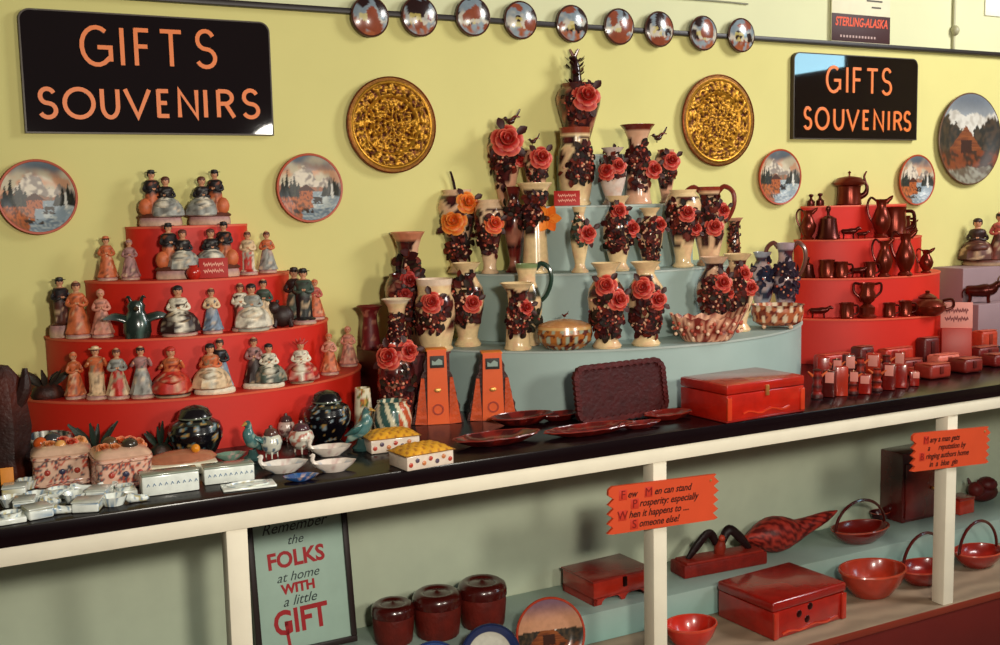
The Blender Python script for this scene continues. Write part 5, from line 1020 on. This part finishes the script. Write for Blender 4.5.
# ------------------------------------------------------------------ boards on the posts
def slogan(label, pts, lines, ink_caps, y):
    CAPC = H('#7a120c')
    (ax, ay), (bx, by), (cx, cy), (dx, dy) = pts; p = .86
    x0, z1 = on_y(ax, ay, p); x1, z1b = on_y(bx, by, p); _, z0 = on_y(cx, cy, p); _, z0b = on_y(dx, dy, p)
    W = x1 - x0; h = (z1 - z0 + z1b - z0b) / 2; rot = math.atan2(z1b - z1 + z0b - z0, 2 * W)
    t = thing('slogan_board', label, 'sign', ((x0 + x1) / 2, -.8462, (z0 + z0b) / 2), 0, 'slogan boards on the posts'); t.rotation_euler = (0, -rot, 0)
    poly = [(-W / 2 + .015, 0), (W / 2 - .015, 0)]; n = 5
    for i in range(n): poly += [(W / 2, h * (i + .15) / n), (W / 2 - .018, h * (i + .75) / n)]
    poly += [(W / 2 - .01, h), (-W / 2 + .012, h)]
    for i in range(n): poly += [(-W / 2 + .018 if i else -W / 2, h * (1 - (i + .35) / n)), (-W / 2, h * (1 - (i + .9) / n))]
    m = MB(); m.prism(poly, .009, H('#cf4a26')); m.build('board', PAINT, t)
    m = MB()
    for i, (s, xo) in zip(y, lines): m.text(s, h * .21, H('#34100c'), x=-W * .41 + xo * W, z=h * (.73 - .215 * i), y=-.0092, align='LEFT', shear=.3, bold=.0004, t=.0006, xs=.9)
    m.build('writing', PAINT, t)
    for i, xo, ch in ink_caps:
        m = MB(); m.box((-W * .375 + xo * W, -.0092, h * (.80 - .215 * i)), (h * .2, .0006, h * .22), H('#c03420'), .0002); m.text(ch, h * .25, CAPC, x=-W * .375 + xo * W, z=h * (.72 - .215 * i), y=-.0096, t=.0005); m.build('initial', PAINT, t)
    m = MB(); m.lathe([(0, 0), (.004, 0), (.003, .002), (0, .003)], H('#caa060'), 10); m.M = Matrix.Identity(4); m.v = [Vector((v.x + W * .42, -.009 - v.z, v.y + h * .88)) for v in m.v]; m.build('nail', COPPER, t)
slogan('orange jagged-edged board with slogan beginning Few Men, on the middle post', [(608, 485), (719, 477), (612, 538), (718, 517)], [('ew', .075), ('en can stand', .31), ('rosperity: especially', .18), ('hen it happens to ....', .09), ('omeone else!', .18)], [(0, .0, 'F'), (0, .225, 'M'), (1, .105, 'P'), (2, .0, 'W'), (3, .105, 'S')], [0, 0, 1, 2, 3])
slogan('orange jagged-edged board with four lines of writing, on the right post', [(913, 432), (991, 429), (916, 474), (991, 461)], [('any a man gets', .12), ('a      reputation by', .1), ('ringing authors home', .08), ('in  a  blue  gin', .13)], [(0, .04, 'M'), (2, .0, 'B')], [0, 1, 2, 3])
# ------------------------------------------------------------------ below the counter
MZ, LZ = .30, .205
def mp(px, py, z): x, p = on_z(px, py, z); return x, -p, z
# framed sign
xr, pr2 = x_at(357, .345, MZ), .345; xl = x_at(257, .345, MZ); W = xr - xl; h = .47
t = thing('framed_sign', 'dark framed sign reading FOLKS at home WITH a little GIFT', 'sign', ((xl + xr) / 2, -.345, MZ + .004), 0, None, -.19); t.rotation_euler = (-.14, 0, 0)
fw = .017
for nm, c, s in (('frame_rail', (0, 0, fw / 2), (W, .02, fw)), ('frame_rail', (0, 0, h - fw / 2), (W, .02, fw)), ('frame_stile', (-W / 2 + fw / 2, 0, h / 2), (fw, .02, h - 2 * fw)), ('frame_stile', (W / 2 - fw / 2, 0, h / 2), (fw, .02, h - 2 * fw))):
    m = MB(); m.box(c, s, H('#22100f'), .003); m.build(nm, PAINT, t)
m = MB(); m.box((0, .002, h / 2), (W - 2 * fw + .004, .006, h - 2 * fw + .004), H('#a9c3b4'), .0005); m.build('lettered_sheet', SIGNM if False else PAPER, t)
RD = H('#a81820'); GR = H('#2c3a3a')
for tx, sz, c_, z_, kw in (('Remember', .042, GR, .345, dict(shear=.4)), ('the', .036, GR, .307, dict(shear=.4)), ('FOLKS', .062, RD, .247, dict(bold=.002, xs=.93)), ('at home', .037, GR, .206, dict(shear=.4)), ('WITH', .037, RD, .172, dict(bold=.0016)), ('a little', .039, GR, .137, dict(shear=.4)), ('GIFT', .094, RD, .062, dict(bold=.0025, xs=.82))):
    m = MB(); m.at(0, -.0012, 0); m.text(tx, sz, c_, x=-.012, z=z_, rot=.035, **kw)
    if tx == 'GIFT': m.ribbon([(-.055, .095), (-.054, .06), (-.05, .022)], .009, .0008, RD)
    m.build('lettering', PAINT, t)

# woven pots
def woven(label, px, by, ty, w, c='#3c0d0b'):
    x, y, z = mp(px, by, MZ); y = max(y, -.515 + .0); k = ppm(x, -y); h = (by - ty) / k * 1.0; R = w / k / 2; t = thing('woven_pot', label, 'basket', (x, y, MZ), 0, 'dark red lidded pots below the counter'); c = H(c)
    m = MB(); m.lathe([(0, 0), (.86 * R, 0), (.9 * R, .04 * h), (.96 * R, .3 * h), (R, .55 * h), (.97 * R, .64 * h), (0, .64 * h)], lambda p: c if int(p.z / h * 22) % 2 else mix(c, H('#7a2418'), .5), 40, mod=lambda a, z_: 1 + .012 * math.cos(20 * a)); m.build('body', CARVE, t)
    m = MB(); m.lathe([(.98 * R, .64 * h), (1.04 * R, .66 * h), (1.04 * R, .78 * h), (.98 * R, .88 * h), (.8 * R, .94 * h), (.62 * R, .93 * h), (.55 * R, .9 * h), (.2 * R, .92 * h), (0, .96 * h)], mix(c, H('#4a120d'), .6), 40); m.build('lid', LACQ, t)
woven('dark red lidded pot closest to the framed sign', 394, 641, 597, 43); woven('dark red lidded pot in the middle of the three', 438, 634, 585, 49); woven('dark red lidded pot at right of the three, the tallest', 483, 624, 575, 49)
# plates leaning on the step
def lean_plate(label, px, topy, w, scene, rimc, rimw=.07, p=.60, tilt=-.28):
    R = .092 if w is None else w; x = x_at(px, p, LZ + R); cz0 = R * math.cos(tilt)
    t = thing('souvenir_plate', label, 'plate', (x, -p, LZ + R * math.cos(tilt) + .004), face(x, -p) * .4, 'plates leaning below the counter', tilt)
    a, b = disc_plate(R, .02, scene, rimc, rimw=rimw); a.build('painted_face', GLAZE, t); b.build('rim', GLAZE, t)
lean_plate('scenic souvenir plate with orange-brown picture, leaning right of the pots', 549, 596, .105, lambda u, v: cabin(u, v, 4.2) if v < .1 else mix(H('#c08a6a'), H('#7a5a6a'), sstep(.3, .9, v)), H('#a83a24'), p=.60)
lean_plate('white plate with dark blue rim in front of the tallest pot', 489, 615, .088, lambda u, v: H('#c9c6b8') if math.hypot(u, v) < .72 else H('#1e2e5a'), H('#16244a'), p=.61)
lean_plate('blue-rimmed plate at bottom edge in front of the middle pot', 432, 630, .086, lambda u, v: H('#a9b4c4') if math.hypot(u, v) < .6 else H('#2a4a86'), H('#1a3468'), p=.63)
# box with scalloped apron
A = on_z(594, 607, MZ); B = on_z(652, 592, MZ); t, W = chest('red wooden box with scalloped base and dark latch behind the middle post', A, B, .15, .1, None, MZ, None); h = z_at(A[0], A[1], 582) - MZ; d = .17
m = MB(); C1 = H('#a02414'); m.box((W / 2, d / 2, h * .58), (W, d, h * .72), lambda p: C1, .003)
n = 12; poly = [(0, 0), (W * .1, 0)] + arc(W * .3, 0, W * .17, h * .28, 180, 0, 8) + arc(W * .7, 0, W * .17, h * .28, 180, 0, 8) + [(W * .9, 0), (W, 0), (W, h * .3), (0, h * .3)]
m.prism(poly, -.012, C1); m.at(0, d - .012, 0); m.prism(poly, -.012, C1); m.at()
for s in (0, 1): m.box((W * s + (.006 if s == 0 else -.006), d / 2, h * .15), (.012, d, h * .3), C1, 0)
m.build('body', LACQ, t); m = MB(); m.box((W / 2, d / 2, h * .96), (W * 1.04, d * 1.04, h * .08), H('#861a10'), .003); m.build('lid', LACQ, t)
m = MB(); m.box((W * .52, -.003, h * .72), (.014, .006, h * .38), H('#2a0d0a'), .001); m.build('latch', COPPER, t)
# carved piece with raised wings
x0, y0, _ = mp(690, 579, MZ); x1, y1, _ = mp(764, 565, MZ); L = math.hypot(x1 - x0, y1 - y0); t = thing('wing_carving', 'carved dark red slab with two black raised wing shapes on top', 'carving', ((x0 + x1) / 2, (y0 + y1) / 2 + .045, MZ), math.atan2(y1 - y0, x1 - x0)); k = ppm(x0, -y0)
m = MB(); m.box((0, 0, .0225), (L * 1.12, .09, .045), H('#7a1a12'), .006); m.box((0, -.004, .046), (L * 1.04, .075, .012), H('#8f2418'), .004); m.build('slab', CARVE, t)
for s in (-1, 1): m = MB(); m.tube([(s * L * .42, 0, .05), (s * L * .3, 0, .09), (s * L * .17, 0, .125), (s * L * .1, 0, .12), (s * L * .04, 0, .085)], [.012, .019, .018, .016, .012], H('#1d0a0c'), 10, .7); m.build('wing', CARVE, t)
m = MB(); m.tube([(0, 0, .045), (0, -.006, .075), (0, -.012, .1)], [.018, .02, .012], H('#8a2a1a'), 10); m.ball((0, -.016, .108), .012, H('#a83a24')); m.build('centre_figure', CARVE, t)
# horn shaped carving
x0, y0, _ = mp(794, 551, MZ); y0 -= .02; t = thing('horn_carving', 'shiny scaly dark red horn-shaped carving with a fat body', 'carving', (x0, y0 + .05, MZ), -.05); k = ppm(x0, -y0); s_ = 1 / k
def hp(u): return Vector(((u - .5) * 118 * s_, -.01 * math.sin(u * 3), 0))
rs0 = [3, 9, 14, 17, 17.5, 16, 13, 10, 8.5, 7.5, 6.5, 5.5, 3.5, .8]; pts = []; rs = [1.05 * (rs0[i // 3] + (rs0[min(i // 3 + 1, 13)] - rs0[i // 3]) * (i % 3) / 3) for i in range(40)]
m = MB()
for i, r_ in enumerate(rs): u = i / (len(rs) - 1); q = hp(u); pts.append((q.x + .02, q.y, 19 * s_ if u < .5 else (19 + (u - .5) * 24) * s_))
m.tube(pts, [r_ * s_ for r_ in rs], lambda p: H('#a83226') if (int(p.x * 150 + 90) + int(math.atan2(p.z - .05, p.y) * 4 + 20)) % 2 else H('#5a0f0c'), 28); m.tube([(pts[0][0] + .005, 0, pts[0][2]), (pts[0][0] - .028, -.005, pts[0][2] - .012)], [.014, .006], H('#8f2a1c'), 8); m.build('body', CARVE, t)
# bowls with handles
def basket_bowl(label, loc, R, h, col, hand=None, asp=.75, rz=0, name='handled_bowl', handh=.09, inner=None):
    t = thing(name, label, 'bowl', loc, rz, None); c = H(col); ci = H(inner) if inner else mix(c, H('#d85a3a'), .35)
    m = MB(); m.lathe([(0, 0), (.55 * R, 0), (.58 * R, .04 * h), (.62 * R, .1 * h), (.85 * R, .45 * h), (.97 * R, .8 * h), (R, h), (.955 * R, 1.0 * h), (.86 * R, .62 * h), (.55 * R, .25 * h), (0, .2 * h)], lambda p: ci if False else c, 48, 1, asp); m.build('bowl', LACQ, t)
    m = MB(); m.lathe([(.95 * R, h * .985), (.955 * R, h * 1.03), (1.0 * R, h * 1.03), (1.02 * R, h * .97), (1.0 * R, h * .92)], ci, 48, 1, asp, cap=False); m.build('rim', LACQ, t)
    if hand:
        m = MB(); m.tube([(R * .98 * math.cos(a), 0, h * .95 + handh * math.sin(a)) for a in [PI * q / 18 for q in range(19)]], .0055, H('#4a120e'), 8); m.build('handle', LACQ, t)
    return t
def bowl_at(label, px, by, w, hpx, col, z, shift=.0, **k):
    x, y, _ = mp(px, by, z); y = min(y, -.252 - w / ppm(x, -y) / 2 * k.get('asp', .75)) if z == MZ else y; kk = ppm(x, -y); R = w / kk / 2; return basket_bowl(label, (x, y + shift, z), R, hpx / kk, col, **k)
bowl_at('dark red oval bowl with thin arched handle, beside the horn carving', 860, 541, 70, 15, '#6e130d', MZ, asp=.6, hand=1, handh=.1)
bowl_at('small dark purple-red bowl left of the tall dark cabinet', 876, 519, 24, 9, '#3a0f14', MZ, asp=.7)
bowl_at('bright red bowl at bottom edge right of the middle post', 695, 648, 58, 24, '#b82416', LZ, shift=.02, asp=.8)
bowl_at('large orange-red bowl with smooth sides right of the big chest', 872, 594, 76, 27, '#a8301c', LZ, asp=.75)
bowl_at('red bowl with arched handle left of the right post', 926, 583, 64, 17, '#8a1c12', LZ, shift=.01, asp=.7, hand=1, handh=.12)
bowl_at('shallow red bowl with arched handle right of the right post', 980, 566, 58, 16, '#8f1e14', LZ, shift=.01, asp=.7, hand=1, handh=.11)
# tall dark cabinet
xa, ya, _ = mp(908, 526, MZ); xb, yb, _ = mp(945, 519, MZ); W = xb - xa; h = z_at(xa, -ya, 456) - MZ; t = thing('small_cabinet', 'tall dark red wooden cabinet behind the right post', 'cabinet', ((xa + xb) / 2, ya + .0, MZ), 0)
d = min(.11, -ya - .255); t.location.y = -.252 - d / 2
m = MB(); m.box((0, 0, h / 2), (W, d, h), H('#4e0e0b'), .004); m.build('carcass', LACQ, t); m = MB(); m.box((0, -d / 2 - .004, h * .45), (W * .88, .008, h * .8), H('#5e120d'), .002); dd = m.build('door', LACQ, t)
m = MB(); m.ball((W * .3, -d / 2 - .013, h * .45), .007, H('#b87a3a'), seg=10, rings=6); m.build('knob', COPPER, dd)
x, y, _ = mp(966, 514, MZ); m = MB(); m.box((0, 0, .028), (.085, .07, .056), H('#b0301c'), .004); m.box((0, 0, .06), (.088, .073, .01), H('#8a1c12'), .002); tag(m.build('small_box', LACQ, None, (x, max(y, -.48) + .03, MZ)), 'small bright red box on the shelf right of the right post', 'box')
x, y, _ = mp(990, 506, MZ); t = thing('animal_figurine', 'dark red lumpy carved animal at far right below the counter', 'carving', (x + .03, -.32, MZ)); m = MB(); m.ball((0, 0, .036), .075, H('#4a0f0d'), ry=.04, rz=.034); m.ball((-.06, -.01, .06), .032, H('#5a1410')); m.ball((.02, 0, .07), .04, H('#521210'), rz=.03)
for s in (-1, 1): m.tube([(-.06, s * .018, .08), (-.066, s * .024, .102)], [.009, .003], H('#4a0f0d'), 7)
m.build('body', CARVE, t)
x, y, _ = mp(996, 540, LZ); basket_bowl('dark covered bowl at extreme right edge of the lower shelf', (x + .05, y + .1, LZ), .08, .05, '#4a0f0c', None)
# big chest on the lower shelf
A = on_z(773, 641, LZ); B = on_z(845, 618, LZ); t, W = chest('big red wooden chest with three dark keyhole marks on the lower shelf', A, B, .2, .1, None, LZ, None); h = z_at(A[0], A[1], 603) - LZ; d = .24
m = MB(); C1 = H('#9a1a10'); m.box((W / 2, d / 2, h * .36), (W, d, h * .72), lambda p: C1, .004); m.build('body', LACQ, t)
m = MB(); n = 10
poly = [(-.005, 0), (W + .005, 0), (W + .005, h * .2), (W, h * .27), (0, h * .27), (-.005, h * .2)]
m.box((W / 2, d / 2, h * .86), (W * 1.02, d * 1.02, h * .26), H('#8c160e'), .008, 3); m.build('lid', LACQ, t)
for fx, fz in ((.35, .5), (.5, .62), (.46, .3)): m = MB(); m.ball((W * fx, 0, h * fz), .012, H('#3a0a08'), ry=.003, rz=.012, seg=12, rings=6); m.build('keyhole_mark', COPPER, t)
for s in (0, 1): m = MB(); m.box((W * s + (.01 if s == 0 else -.01), -.002, h * .36), (.02, .008, h * .7), H('#b02c1a'), .002); m.build('corner_trim', LACQ, t)
m = MB(); m.ribbon([(W * .12 + q * W * .076, h * .1 + .004 * math.sin(q * 1.4)) for q in range(11)], .005, .004, H('#c03c20')); m.build('carved_trim', LACQ, t)
# ------------------------------------------------------------------ light, camera, view
def area(name, loc, target, size, power, col, shape='DISK'):
    l = bpy.data.lights.new(name, 'AREA'); l.shape = shape; l.size = size; l.energy = power; l.color = col
    o = bpy.data.objects.new(name, l); COL.objects.link(o); o.location = loc; o.rotation_euler = (Vector(target) - Vector(loc)).to_track_quat('-Z', 'Y').to_euler(); return o
area('camera_flash', (.47, -3.27, 1.79), (2.0, 0, 1.0), .2, 46, (1, .93, .8))
area('side_flash', (1.9, -3.3, 1.85), (2.7, 0, 1.4), .4, 31, (1, .94, .82))
area('overhead_fill', (4.6, -2.3, 3.2), (3.6, 0, 1.3), 1.2, 92, (1, .98, .95))  # added fill that lifts the right side against flash falloff, not a known fixture
w = bpy.data.worlds.new('World'); bpy.context.scene.world = w; w.use_nodes = True
w.node_tree.nodes['Background'].inputs[0].default_value = (1, .93, .82, 1); w.node_tree.nodes['Background'].inputs[1].default_value = .07
cam = bpy.data.cameras.new('camera'); co = bpy.data.objects.new('camera', cam); COL.objects.link(co)
cam.sensor_width = 36; cam.lens = F * 36 / 1000; cam.clip_start = .05
R3 = ROT @ np.diag([1., -1., -1.])
co.matrix_world = Matrix([[*R3[0], EYE[0]], [*R3[1], EYE[1]], [*R3[2], EYE[2]], [0, 0, 0, 1]])
for o in list(COL.objects):
    if o.parent is None and o.get('category') and o.location.z > .2 and not any(q in o.name for q in ('sign', 'plate', 'poster', 'counter', 'conduit', 'wire', 'notice', 'slogan')): o.location.z += .0003 if 'stand' in o.name or 'display_block' in o.name else .001
sc = bpy.context.scene; sc.camera = co
sc.view_settings.view_transform = 'Standard'; sc.view_settings.look = 'None'; sc.view_settings.gamma = 1; sc.view_settings.use_curve_mapping = False; sc.view_settings.exposure = 0
sc.cycles.use_denoising = True
